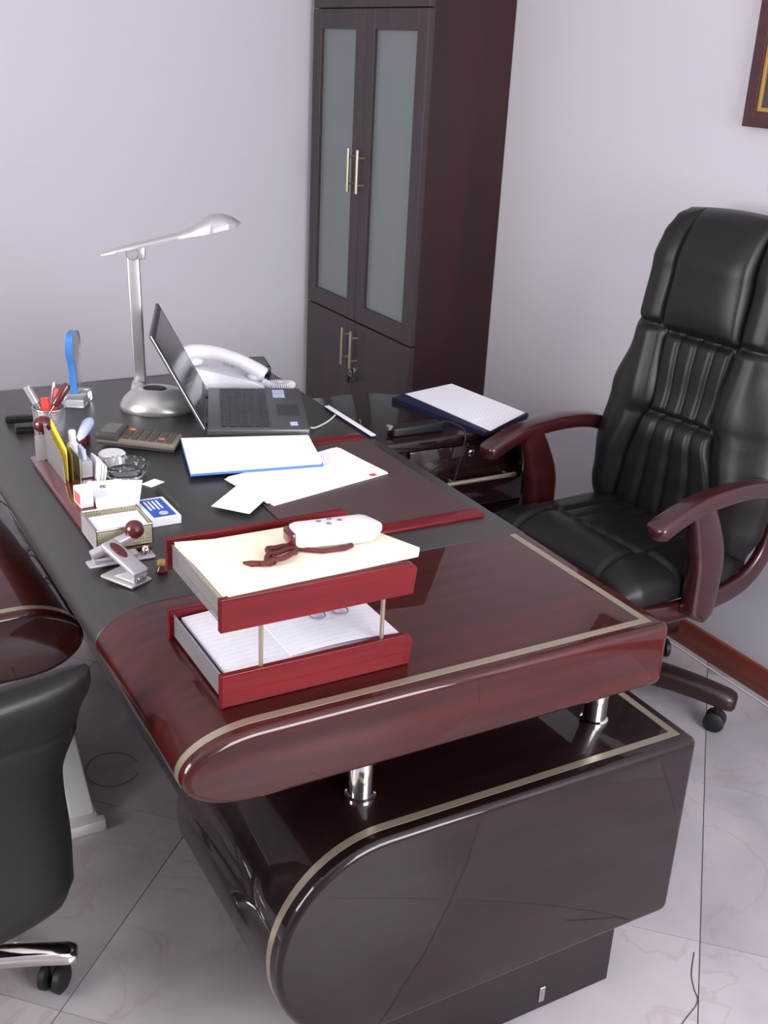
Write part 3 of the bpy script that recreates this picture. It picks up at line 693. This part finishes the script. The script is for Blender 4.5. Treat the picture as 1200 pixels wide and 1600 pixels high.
lid = MB().box(-0.0075, 0.0, 0.0, LW, 0.0, 0.252, 0.003, 2, m=SM).build('lid', 'laptop_grey', lt_)
MB().box(-0.0002, 0.0010, 0.004, LW-0.004, 0.010, 0.248, 0.0004, 1, m=SM).build('bezel', 'laptop_key', lid)
MB().box(0.0008, 0.0014, 0.016, LW-0.016, 0.026, 0.236, m=SM).build('display', 'screen', lid, smooth=0)
MB().tube([SM @ Vector((-0.002, -0.0005, 0.004)), SM @ Vector((-0.002, -0.0005, 0.250))], 0.0014, 8).build('edge_trim', 'steel', lid)
for y in (0.06, 0.28): MB().tube([(-0.003, y-0.02, 0.022), (-0.003, y+0.02, 0.022)], 0.005, 10).build('hinge', 'black_plastic', lt_)

# telephone ------------------------------------------------------------
ph = thing('desk_telephone', 'white corded desk telephone behind the laptop', 'telephone', (0.684, 1.572, ZL), math.radians(-22))
m = MB(); sec = [(-0.105, 0.062), (-0.06, 0.058), (0.02, 0.040), (0.085, 0.022), (0.105, 0.012)]
m.rings([[Vector((x, y, z)) for x, z in [(-0.105, 0.0), (0.105, 0.0)]+[(a, b) for a, b in reversed(sec)]] for y in (-0.085, 0.085)])
bmesh.ops.bevel(m.bm, geom=list(m.bm.edges), offset=0.004, segments=2, affect='EDGES')
m.build('body', 'white_plastic', ph, smooth=40)
def phz(x): return interp([(a, b) for a, b in sec], x)
hp = spline([(-0.108, -0.052, 0.083), (-0.085, -0.052, 0.097), (-0.03, -0.052, 0.096), (0.03, -0.052, 0.078), (0.082, -0.052, 0.050), (0.100, -0.052, 0.034)], 8)
n = len(hp); rad = [0.031*(max(0.35, min(1, (i/(n-1)/0.06)**0.5 if i else 0.35, ((1-i/(n-1))/0.06)**0.5 if i < n-1 else 0.35)))*(1-0.28*math.sin(PI*i/(n-1))) for i in range(n)]
hs = MB().tube(hp, rad, 18, squash=(0.95, 0.80)).build('handset', 'white_plastic', ph, smooth=60)
MB().ball((-0.082, -0.052, 0.074), 0.022, (1.1, 1, 0.6)).ball((0.080, -0.052, 0.036), 0.022, (1.1, 1, 0.6)).build('cups', 'white_plastic', hs, smooth=60)
m = MB()
for r_ in range(4):
    for c_ in range(3): m.box(-0.005+r_*0.017, 0.007+r_*0.017, 0.005+c_*0.020, 0.020+c_*0.020, 0.047-r_*0.0085-0.004, 0.051-r_*0.0085, 0.001, 1)
kp = m.build('keypad', 'silver_plastic', ph, smooth=40); kp['kind'] = 'stuff'
# coiled cord
path = spline([(0.100, -0.056, 0.020), (0.125, -0.080, 0.012), (0.158, -0.074, 0.0112), (0.176, -0.050, 0.0112), (0.150, -0.040, 0.0112), (0.115, -0.046, 0.0112)], 12)
pts = []; tot = len(path); turns = 34
def pathat(s):
    i = min(int(s*(tot-1)), tot-2); f = s*(tot-1)-i; return path[i].lerp(path[i+1], f), (path[i+1]-path[i]).normalized()
for i in range(turns*9+1):
    s = i/(turns*9); p, t = pathat(s); u = t.cross(Vector((0, 0, 1))).normalized(); w = t.cross(u); a = 2*PI*i/9
    pts.append(p+(u*math.cos(a)+w*math.sin(a))*0.0088)
MB().tube(pts, 0.0021, 5).build('coiled_cord', 'white_plastic', ph, smooth=60)
ad = thing('black_device', 'flat black plastic box behind the white telephone', 'device', (0.818, 1.655, ZL), math.radians(-14))
MB().box(-0.024, 0.024, -0.058, 0.058, 0.0, 0.026, 0.004, 2).build('case', 'black_plastic', ad)
MB().box(-0.018, 0.018, -0.05, 0.03, 0.0258, 0.0275, 0.0005, 1).build('lid', 'calc_dark', ad)

# desk lamp --------------------------------------------------------------
la = thing('desk_lamp', 'silver desk lamp with straight pole and tilted flat arm', 'lamp', (0.419, 1.481, ZL), math.radians(-21.7))
BM_ = TR(0.049, -0.052, 0) @ RZm(math.radians(-10))
rg = []
for r_, z in ((1.0, 0.0), (1.03, 0.006), (1.02, 0.012), (0.93, 0.026), (0.78, 0.040), (0.55, 0.051), (0.30, 0.056), (0.04, 0.058)):
    rg.append([BM_ @ Vector((0.096*r_*math.cos(t)-0.006*(1-r_), 0.074*r_*math.sin(t)*(1-0.12*math.cos(t)), z)) for t in [2*PI*i/36 for i in range(36)]])
bs = MB().rings(rg).build('base', 'lamp_silver', la, smooth=60)
MB().ball((0, 0, 0), 0.024, (1.25, 0.72, 0.10), m=BM_ @ TR(-0.008, -0.014, 0.0555) @ RXm(0.16)).build('switch', 'black_plastic', bs, smooth=60)
MB().ball((0, 0, 0), 0.011, (1.2, 0.8, 0.2), m=BM_ @ TR(0.042, -0.022, 0.0455) @ RYm(0.4) @ RXm(0.25)).build('switch', 'black_plastic', bs, smooth=60)
MB().lathe([(0.017, -0.020), (0.020, -0.016), (0.020, 0.016), (0.017, 0.020)], 20, m=TR(-0.004, 0.002, 0.040) @ RXm(PI/2)).build('hinge', 'lamp_silver', la)
MB().box(-0.0155, 0.0155, -0.010, 0.010, 0.035, 0.372, 0.005, 3, m=RYm(-0.02)).build('pole', 'lamp_silver', la)
MB().lathe([(0.013, -0.014), (0.016, -0.011), (0.016, 0.011), (0.013, 0.014)], 20, m=TR(-0.008, 0.0, 0.374) @ RXm(PI/2)).box(-0.006, 0.022, -0.012, 0.012, 0.360, 0.392, 0.004, 2).build('neck_joint', 'lamp_silver', la)
# arm: flat tapered beam that swells into a domed head
A = spline([(-0.082, 0, 0.370), (-0.05, 0, 0.384), (0.0, 0, 0.397), (0.075, 0, 0.418), (0.135, 0, 0.436), (0.160, 0, 0.4475), (0.200, 0, 0.452), (0.232, 0, 0.449), (0.250, 0, 0.446)], 9)
W_ = [(-0.082, 0.004), (-0.05, 0.014), (0.0, 0.020), (0.10, 0.021), (0.14, 0.030), (0.18, 0.043), (0.22, 0.040), (0.24, 0.026), (0.250, 0.006)]
H_ = [(-0.082, 0.001), (-0.05, 0.009), (0.0, 0.012), (0.10, 0.0125), (0.13, 0.018), (0.155, 0.030), (0.18, 0.038), (0.205, 0.034), (0.23, 0.020), (0.244, 0.008), (0.250, 0.001)]
rg = []
for p in A:
    w = lerp(W_, p.x); h = lerp(H_, p.x); bz = lerp([(-0.082, 0.366), (0.0, 0.385), (0.25, 0.450)], p.x)
    ring = []
    for k in range(18):
        t = PI*k/17; ring.append(Vector((p.x, w*math.cos(t), bz+h*math.sin(t)**0.8+0.002)))
    for k in range(6):
        t = k/5; ring.append(Vector((p.x, -w+2*w*t, bz)))
    rg.append(ring)
arm = MB().rings(rg).build('arm', 'lamp_silver', la, smooth=60)
MB().ball((0, 0, 0), 0.034, (1.0, 0.85, 0.08), m=TR(0.195, 0, 0.4365) @ RYm(-0.22)).build('lens', 'white_plastic', arm, smooth=60)

# calculator ----------------------------------------------------------------
ca = thing('calculator', 'brown and black desk calculator with raised display next to the papers', 'calculator', (0.316, 1.160, ZL+0.005), math.radians(-33))
CM = RYm(0.05)
MB().box(-0.092, 0.086, -0.040, 0.040, 0.006, 0.020, 0.004, 2, m=CM).build('body', 'calc_body', ca)
ds = MB().box(-0.094, -0.040, -0.042, 0.042, 0.012, 0.030, 0.005, 2, m=CM).build('display_housing', 'calc_dark', ca)
MB().box(-0.084, -0.050, -0.032, 0.032, 0.0295, 0.0306, m=CM).build('display', 'lcd', ds, smooth=0)
MB().box(-0.090, 0.084, -0.036, 0.036, 0.0005, 0.0065, m=CM).build('underside', 'calc_dark', ca, smooth=0)
for r_ in range(6):
    for c_ in range(5):
        x = -0.034+r_*0.0195; y = -0.034+c_*0.0140; mm = 'key_dark'
        if r_ == 0 and c_ == 4: mm = 'orange'
        if r_ == 4 and c_ == 1: mm = 'pink'
        MB().box(x, x+0.0135, y, y+0.0108, 0.0195, 0.0235, 0.0012, 1, m=CM).build('key', mm, ca)

# pen cup --------------------------------------------------------------------
cu = thing('pen_cup', 'round silver mesh cup full of pens at the visitors edge of the desk', 'cup', (0.136, 1.250, ZL))
MB().lathe([(0.034, 0.001), (0.036, 0.084), (0.0345, 0.084), (0.0325, 0.003)], 32).build('cup_wall', 'mesh_steel', cu)
MB().lathe([(0.0, 0.0), (0.035, 0.0), (0.035, 0.004), (0.0, 0.004)], 32, cap=False).build('cup_bottom', 'steel', cu)
MB().tube([(0.0355*math.cos(t), 0.0355*math.sin(t), 0.084) for t in [2*PI*i/32 for i in range(33)]], 0.0022, 8, cap=False).build('rim', 'chrome_soft', cu)
def pen(name, label, base, tip, r, material, cat='pen', cap=None):
    b = Vector(base); t = Vector(tip); p = thing(name, label, cat, b); d = t-b; L = d.length
    MB().tube([d*0, d*0.03, d*0.94, d], [r*0.4, r, r, r*0.55], 12).build('barrel', material, p)
    if cap: MB().tube([d*0.72, d*1.01], r*1.18, 12).build('cap', cap, p)
    return p
pen('pen', 'fat pale grey marker leaning left out of the mesh cup', (0.150, 1.245, ZL+0.006), (0.094, 1.258, 0.893), 0.0075, 'lead_glass', cap='silver_plastic')
pen('pen', 'red capped pen in the middle of the mesh cup', (0.131, 1.238, ZL+0.006), (0.128, 1.246, 0.868), 0.0085, 'silver_plastic', cap='red_plastic')
pen('pen', 'flat red pen standing behind the maroon pen in the mesh cup', (0.140, 1.262, ZL+0.006), (0.158, 1.256, 0.885), 0.0065, 'red_plastic')
pen('letter_opener', 'thin grey blade sticking up at the back of the mesh cup', (0.136, 1.270, ZL+0.006), (0.157, 1.274, 0.895), 0.0045, 'steel', 'letter opener')

# crystal award -----------------------------------------------------------------
aw = thing('crystal_award', 'clear blue edged crystal award on glass base near the wall', 'award', (0.266, 1.525, ZL), math.radians(60))
MB().box(-0.042, 0.042, -0.030, 0.030, 0.0, 0.030, 0.004, 2).build('base', 'lead_glass', aw)
prof = [(0.016, 0.031), (0.018, 0.06), (0.022, 0.095), (0.031, 0.118), (0.038, 0.140), (0.036, 0.162), (0.026, 0.178), (0.010, 0.185)]
P = [(x, z) for x, z in prof]+[(-x, z) for x, z in reversed(prof)]
m = MB(); m.rings([[Vector((x, y, z)) for x, z in P] for y in (-0.008, 0.008)]); m.build('plate', 'lead_glass', aw, smooth=40)
Pi = spline([(-x*1.02, 0, z) for x, z in prof], 4)
m = MB(); m.rings([[p+Vector((0.0005, -0.0085, 0)), p+Vector((0.0005, 0.0085, 0)), p+Vector((-0.003, 0.0085, 0)), p+Vector((-0.003, -0.0085, 0))] for p in Pi]); m.build('blue_edge', 'blue_glass', aw, smooth=40)

# small black boxes left of the cup
for (x, y, sx, sy, sz, lab, mt) in ((0.108, 1.440, 0.034, 0.022, 0.020, 'black stamp pad box behind the mesh pen cup', 'calc_dark'), (0.104, 1.352, 0.026, 0.016, 0.016, 'smaller black box between the pen cup and the stamp pad box', 'black_plastic')):
    b = thing('small_box', lab, 'box', (x, y, ZL), math.radians(-8))
    MB().box(-sx, sx, -sy, sy, 0.0, sz*0.6, 0.002, 1).build('body', 'black_plastic', b)
    MB().box(-sx*0.96, sx*0.96, -sy*0.96, sy*0.96, sz*0.6, sz, 0.002, 1).build('lid', mt, b)

# desk organizer rail -----------------------------------------------------------------
og = thing('desk_organizer', 'long red wooden desk organizer with steel mesh pockets', 'organizer', (0.115, 0.870, ZL))
MB().box(-0.050, 0.044, -0.264, 0.275, 0.0, 0.013, 0.004, 3).build('base_board', 'red_wood_gloss', og)
MB().ball((-0.020, 0.262, 0.086), 0.0195, (1.1, 1, 0.9)).tube([(-0.020, 0.262, 0.010), (-0.020, 0.262, 0.080)], 0.010, 14).build('ball_post', 'red_wood_gloss', og, smooth=60)
MB().box(-0.044, -0.012, 0.238, 0.2395, 0.014, 0.070).build('mesh_pocket', 'silver_plastic', og, smooth=0)
def sl(name, material, x, y0, y1, z0, z1a, z1b, th, lean=0.0):
    m = MB(); m.rings([[Vector((x+lean*0, y0, z0)), Vector((x, y1, z0)), Vector((x+lean, y1, z1b)), Vector((x+lean, y0, z1a))], [Vector((x+th, y0, z0)), Vector((x+th, y1, z0)), Vector((x+lean+th, y1, z1b)), Vector((x+lean+th, y0, z1a))]]); return m
sl('', '', -0.022, 0.085, 0.232, 0.0135, 0.072, 0.100, 0.0015, -0.004).build('letter_divider', 'mesh_steel', og, smooth=0)
sl('', '', 0.012, 0.095, 0.200, 0.0135, 0.060, 0.060, 0.0015).build('letter_divider', 'mesh_yellow', og, smooth=0)
mb_ = MB()
x0, x1, y0, y1, z0, z1 = -0.054, 0.048, -0.260, -0.163, 0.0135, 0.052
mb_.box(x0, x1, y0, y0+0.0015, z0, z1).box(x0, x1, y1-0.0015, y1, z0, z1).box(x0, x0+0.0015, y0, y1, z0, z1).box(x1-0.0015, x1, y0, y1, z0, z1).box(x0, x1, y0, y1, z0, z0+0.0015)
mb_.build('memo_box', 'mesh_yellow', og, smooth=0)
MB().tube([(x0, y0, z1), (x1, y0, z1), (x1, y1, z1), (x0, y1, z1), (x0, y0, z1)], 0.0020, 6).build('memo_rim', 'steel', og)
MB().box(x0-0.001, x0+0.0005, y0, y1, z0, z1).build('memo_side', 'silver_plastic', og, smooth=0)
tag(MB().box(-0.046, 0.046, -0.034, 0.032, 0.0, 0.034, 0.001, 1).build('memo_paper', 'paper', loc=(0.112, 0.6530, ZL+0.0155)), 'block of white memo paper in the yellowish mesh box', 'paper')
tag(sl('', '', 0.0, 0.0, 0.120, 0.0, 0.068, 0.096, 0.002, 0.0).build('envelope', 'yellow', loc=(0.1015, 0.968, ZL+0.0135), smooth=0), 'bright yellow envelope standing in the mesh divider', 'envelope')
tag(sl('', '', 0.0, 0.0, 0.095, 0.0, 0.058, 0.066, 0.0015, 0.0).build('envelope', 'olive', loc=(0.1105, 0.962, ZL+0.0135), smooth=0), 'dark olive envelope behind the yellow one', 'envelope')
pc = thing('card_pouch', 'grey card pouch holding small pens in the organizer', 'pouch', (0.1425, 1.000, ZL+0.0135), 0.0)
MB().box(-0.012, 0.012, -0.030, 0.030, 0.0, 0.036, 0.002, 1).build('pouch', 'silver_plastic', pc)
for yy in (-0.016, 0.0, 0.014): MB().tube([(0.0, yy, 0.034), (-0.002, yy, 0.058)], 0.0045, 10).build('pen_end', 'sticker', pc)
bt = thing('white_bottle', 'small white correction bottle with round cap in the organizer', 'bottle', (0.136, 1.052, ZL+0.0135))
MB().lathe([(0.0, 0.0), (0.011, 0.0), (0.012, 0.003), (0.012, 0.048), (0.007, 0.056)], 20, cap=False).build('bottle', 'white_gloss', bt)
MB().lathe([(0.0075, 0.054), (0.008, 0.058), (0.008, 0.076), (0.006, 0.079), (0.0, 0.079)], 18, cap=False).build('cap', 'white_gloss', bt)
wc = thing('card_stack', 'white name cards leaning beside the glass ashtray', 'cards', (0.166, 0.985, ZL))
for q in range(3): MB().box(-0.009+q*0.006, -0.0045+q*0.006, -0.036, 0.030, 0.0005, 0.050-0.004*q, 0.0005, 1, m=RYm(0.12)).build('card', ['paper', 'pink', 'paper'][q] if False else 'paper', wc)
rb = thing('round_container', 'low round white container behind the glass ashtray', 'container', (0.222, 1.066, ZL))
MB().lathe([(0.0, 0.0), (0.026, 0.0), (0.028, 0.004), (0.028, 0.018)], 28, cap=False).build('pot', 'white_gloss', rb)
MB().lathe([(0.029, 0.0182), (0.029, 0.025), (0.026, 0.028), (0.0, 0.028)], 28, cap=False).build('lid', 'white_gloss', rb)
sp_ = thing('small_stapler', 'pale blue grey stapler with maroon base beside the pen cup', 'stapler', (0.206, 1.224, ZL), math.radians(60))
MB().box(-0.020, 0.012, -0.010, 0.010, 0.0, 0.020, 0.004, 2).build('base', 'maroon', sp_)
rg = [[Vector((x, w*math.cos(t), z+h*math.sin(t))) for t in [2*PI*k/16 for k in range(16)]] for x, w, h, z in ((-0.046, 0.003, 0.002, 0.022), (-0.034, 0.009, 0.006, 0.025), (0.0, 0.013, 0.010, 0.030), (0.03, 0.014, 0.011, 0.036), (0.046, 0.010, 0.008, 0.038), (0.052, 0.003, 0.003, 0.038))]
MB().rings(rg).build('top_arm', 'sticker', sp_, smooth=60)

# ashtray ---------------------------------------------------------------------------------
at_ = MB(); n = 48; rg = []
for r_, z in ((0.030, 0.0), (0.038, 0.001), (0.044, 0.014), (0.0485, 0.026), (0.0475, 0.0285), (0.041, 0.026), (0.036, 0.012), (0.030, 0.008), (0.004, 0.0075)):
    rg.append([Vector((r_*(1+0.028*math.cos(12*t)*(z > 0.01)*(r_ > 0.04))*math.cos(t), r_*(1+0.028*math.cos(12*t)*(z > 0.01)*(r_ > 0.04))*math.sin(t), z+0.0015*math.cos(24*t)*(z > 0.02))) for t in [2*PI*k/n for k in range(n)]])
tag(at_.rings(rg).build('ashtray', 'glass', loc=(0.228, 0.992, ZL), smooth=25), 'round scalloped clear glass ashtray on the leather', 'ashtray')

# notes and cards -----------------------------------------------------------------------------
nb = thing('notepad', 'white notepad with wire clip lying across the organizer board', 'notepad', (0.152, 0.832, ZL+0.0135), math.radians(-5))
MB().box(-0.034, 0.036, -0.074, 0.078, 0.0, 0.014, 0.001, 1).build('sheets', 'paper', nb)
MB().prism([(-0.035, -0.075), (0.038, -0.072), (0.074, 0.056), (-0.030, 0.080)], 0.0142, 0.0152).build('cover', 'paper', nb, smooth=0)
for dx in (-0.010, -0.004): MB().tube([(dx+0.004*math.cos(t), 0.040+0.006*math.sin(t), 0.0160) for t in [PI*0.3+PI*1.2*i/10 for i in range(11)]], 0.0009, 6).build('clip', 'key_dark', nb)
tag(MB().box(-0.020, 0.020, -0.014, 0.014, 0.0, 0.0008, m=RZm(0.5)).build('loose_card', 'paper', loc=(0.266, 0.926, ZL), smooth=0), 'small white card just beyond the notepad', 'card')
cbx = thing('card_box', 'white card box with a blue printed card on top beside the memo box', 'box', (0.219, 0.757, ZL), math.radians(1))
MB().box(-0.032, 0.030, -0.052, 0.052, 0.0, 0.017, 0.001, 1).build('box', 'paper', cbx)
bc = MB().box(-0.022, 0.022, -0.046, 0.042, 0.0172, 0.0182).build('blue_card', 'card_blue', cbx, smooth=0)
for q in range(4): MB().box(-0.017+q*0.008, -0.0135+q*0.008, -0.012+0.004*(q % 2), 0.034, 0.0182, 0.0185).build('printed_line', 'paper', bc, smooth=0)
MB().lathe([(0.0, 0.0188), (0.009, 0.0188), (0.009, 0.0181)], 14, (0.002, -0.032, 0), cap=False).build('printed_emblem', 'sticker', bc)
tag(MB().box(-0.001, 0.001, -0.060, 0.060, 0.0, 0.016, m=RYm(0.5)).build('dark_card', 'calc_dark', loc=(0.256, 0.815, ZL+0.0006), rz=0.02, smooth=0), 'dark grey card leaning against the white card box', 'card')
pb_ = thing('pink_box', 'small white and pink box standing on the organizer board', 'box', (0.099, 0.838, ZL+0.0135), 0.05)
MB().box(-0.012, 0.012, -0.024, 0.024, 0.0, 0.032, 0.001, 1).build('carton', 'paper', pb_)
MB().box(-0.0125, -0.0119, -0.018, 0.018, 0.004, 0.026).build('pink_label', 'pink', pb_, smooth=0)

# desk pen in the ball
pen('desk_pen', 'maroon desk pen standing at an angle in the red organizer ball', (0.107, 1.124, 0.868), (0.150, 1.120, 0.934), 0.0016, 'steel', 'pen')
bpn = bpy.data.objects['desk_pen']; d = Vector((0.150, 1.120, 0.934))-Vector((0.107, 1.124, 0.868))
MB().tube([d*0.30, d*0.34, d*0.92, d*1.0], [0.005, 0.0085, 0.0095, 0.006], 14).build('grip', 'maroon', bpn)

# hole punch with ball lever and staple remover -------------------------------------------------
hp_ = thing('hole_punch', 'long silver punch with a dark red ball on its lever', 'hole punch', (0.096, 0.586, ZL), math.radians(1))
MB().box(-0.060, 0.060, -0.014, 0.014, 0.0, 0.006, 0.003, 2).build('base', 'silver_plastic', hp_)
MB().box(-0.050, 0.030, -0.010, 0.010, 0.005, 0.016, 0.003, 2).build('body', 'silver_plastic', hp_)
MB().box(-0.052, 0.034, -0.0105, 0.0105, 0.014, 0.027, 0.003, 2, m=TR(-0.05, 0, 0.018) @ RYm(-0.34) @ TR(0.05, 0, -0.018)).build('lever', 'silver_plastic', hp_)
MB().ball((0.026, 0, 0.056), 0.0172).build('ball_knob', 'maroon', hp_, smooth=60)
MB().lathe([(0.008, 0.005), (0.008, 0.014), (0.005, 0.020)], 14, (0.045, 0, 0)).build('die', 'chrome', hp_)
sr = thing('desk_stapler', 'silver desk stapler with dark red oval on its raised lever', 'stapler', (0.084, 0.512, ZL), math.radians(-62))
MB().box(-0.040, 0.036, -0.024, 0.024, 0.0, 0.005, 0.0024, 2).build('base', 'silver_plastic', sr)
m = MB(); m.rings([[Vector((x, y, z)) for x, z in [(-0.020, 0.0045), (0.034, 0.0045), (0.036, 0.020), (0.020, 0.026)]] for y in (-0.015, 0.015)]); bmesh.ops.bevel(m.bm, geom=list(m.bm.edges), offset=0.0025, segments=2, affect='EDGES'); m.build('body', 'silver_plastic', sr)
LM = TR(0.030, 0, 0.020) @ RYm(0.42)
lv = MB().box(-0.082, 0.004, -0.0165, 0.0165, -0.002, 0.008, 0.0035, 3, m=LM).build('lever', 'silver_plastic', sr)
MB().ball((0, 0, 0), 0.012, (1.7, 0.85, 0.18), m=LM @ TR(-0.055, 0, 0.008)).build('oval_pad', 'maroon', lv, smooth=60)
for yy in (-0.007, 0.005): MB().lathe([(0.003, 0.0), (0.0025, 0.002), (0.0, 0.0025)], 10, m=TR(0.0362, yy, 0.014) @ RYm(PI/2)).build('rivet', 'chrome', sr)

# ruler, cables -----------------------------------------------------------------------------------
ru = thing('ruler', 'slim white and navy bar lying along the chair edge of the desk', 'ruler', (0.838, 1.140, ZL))
MB().box(-0.007, 0.007, -0.125, 0.125, 0.0, 0.0055, 0.001, 1).build('core', 'folder_navy', ru)
MB().box(-0.007, 0.007, -0.125, 0.125, 0.0056, 0.0085, 0.001, 1).build('white_face', 'white_gloss', ru)
tag(MB().tube(spline([(0.717, 1.108, ZL+0.012), (0.735, 1.120, ZL+0.006), (0.775, 1.150, ZL+0.003), (0.805, 1.175, ZL+0.003), (0.829, 1.200, ZL+0.003)], 8), 0.0022, 8).build('laptop_cable', 'cable_white', smooth=60), 'thin white cable running from the laptop to the desk edge', 'cable')
# ------------------------------------------------------------------ things on the side return
ab = thing('power_adapter', 'black power adapter with a cable on the side return', 'adapter', (1.105, 1.255, RT))
MB().box(-0.082, 0.075, -0.020, 0.020, 0.0, 0.026, 0.006, 3).build('body', 'black_plastic', ab)
MB().box(-0.092, -0.076, -0.008, 0.008, 0.017, 0.031, 0.002, 1).build('label_end', 'trim_silver', ab)
MB().tube(spline([(0.070, 0.0, 0.018), (0.092, -0.012, 0.024), (0.110, -0.045, 0.018), (0.112, -0.072, 0.004), (0.104, -0.076, -0.04), (0.090, -0.076, -0.10), (0.078, -0.076, -0.155)], 8), 0.0026, 8).build('cable', 'black_plastic', ab, smooth=60)
fo = thing('navy_folder', 'open navy folder with printed white papers on the side return', 'folder', (1.32, 1.37, RT))
F0 = [(1.195, 1.535), (1.405, 1.600), (1.468, 1.235), (1.275, 1.150)]
Pp = [(1.240, 1.535), (1.424, 1.583), (1.470, 1.262), (1.282, 1.160)]
MB().prism(rel([(1.185, 1.530), (1.415, 1.600), (1.478, 1.255), (1.262, 1.158)], (1.32, 1.37)), 0.0, 0.012).build('cover', 'folder_navy', fo, smooth=0)
MB().prism(rel(Pp, (1.32, 1.37)), 0.0122, 0.0142).build('sheets', 'paper_print', fo, smooth=0)
MB().prism(rel(rot_poly([(1.236, 1.540), (1.428, 1.583), (1.462, 1.300), (1.270, 1.245)], 0.01, (1.34, 1.4)), (1.32, 1.37)), 0.0144, 0.0152).build('top_sheet', 'paper_print', fo, smooth=0)
# ------------------------------------------------------------------ floor details
tag(MB().tube([(0.178+0.062*math.cos(t), 1.040+0.068*math.sin(t), 0.0011) for t in [2*PI*i/32 for i in range(30)]], 0.0011, 6).build('floor_ring', 'ring_grey', smooth=60), 'thin pale ring lying on the floor beside the desk front', 'cable')  # faint ring mark on the floor, drawn as a thin grey tube
tag(MB().tube(spline([(1.862, -0.6, 0.003), (1.866, 0.2, 0.003), (1.864, 0.6, 0.003), (1.870, 1.1, 0.003)], 8), 0.0025, 8).build('wall_cable', 'cable_white', smooth=60), 'thin white cable running along the baseboard of the right wall', 'cable')
cr = MB(); cpts = spline([(1.030, -0.030, 0), (0.985, -0.070, 0), (0.963, -0.100, 0), (0.945, -0.128, 0), (0.890, -0.150, 0), (0.84, -0.175, 0)], 5)
cr.rings([[p+Vector((-0.0011, 0.0008, 0.0001)), p+Vector((0.0011, -0.0008, 0.0001)), p+Vector((0.0011, -0.0008, 0.0004)), p+Vector((-0.0011, 0.0008, 0.0004))] for p in cpts]); cr.build('crack', 'calc_dark', floor, smooth=0)
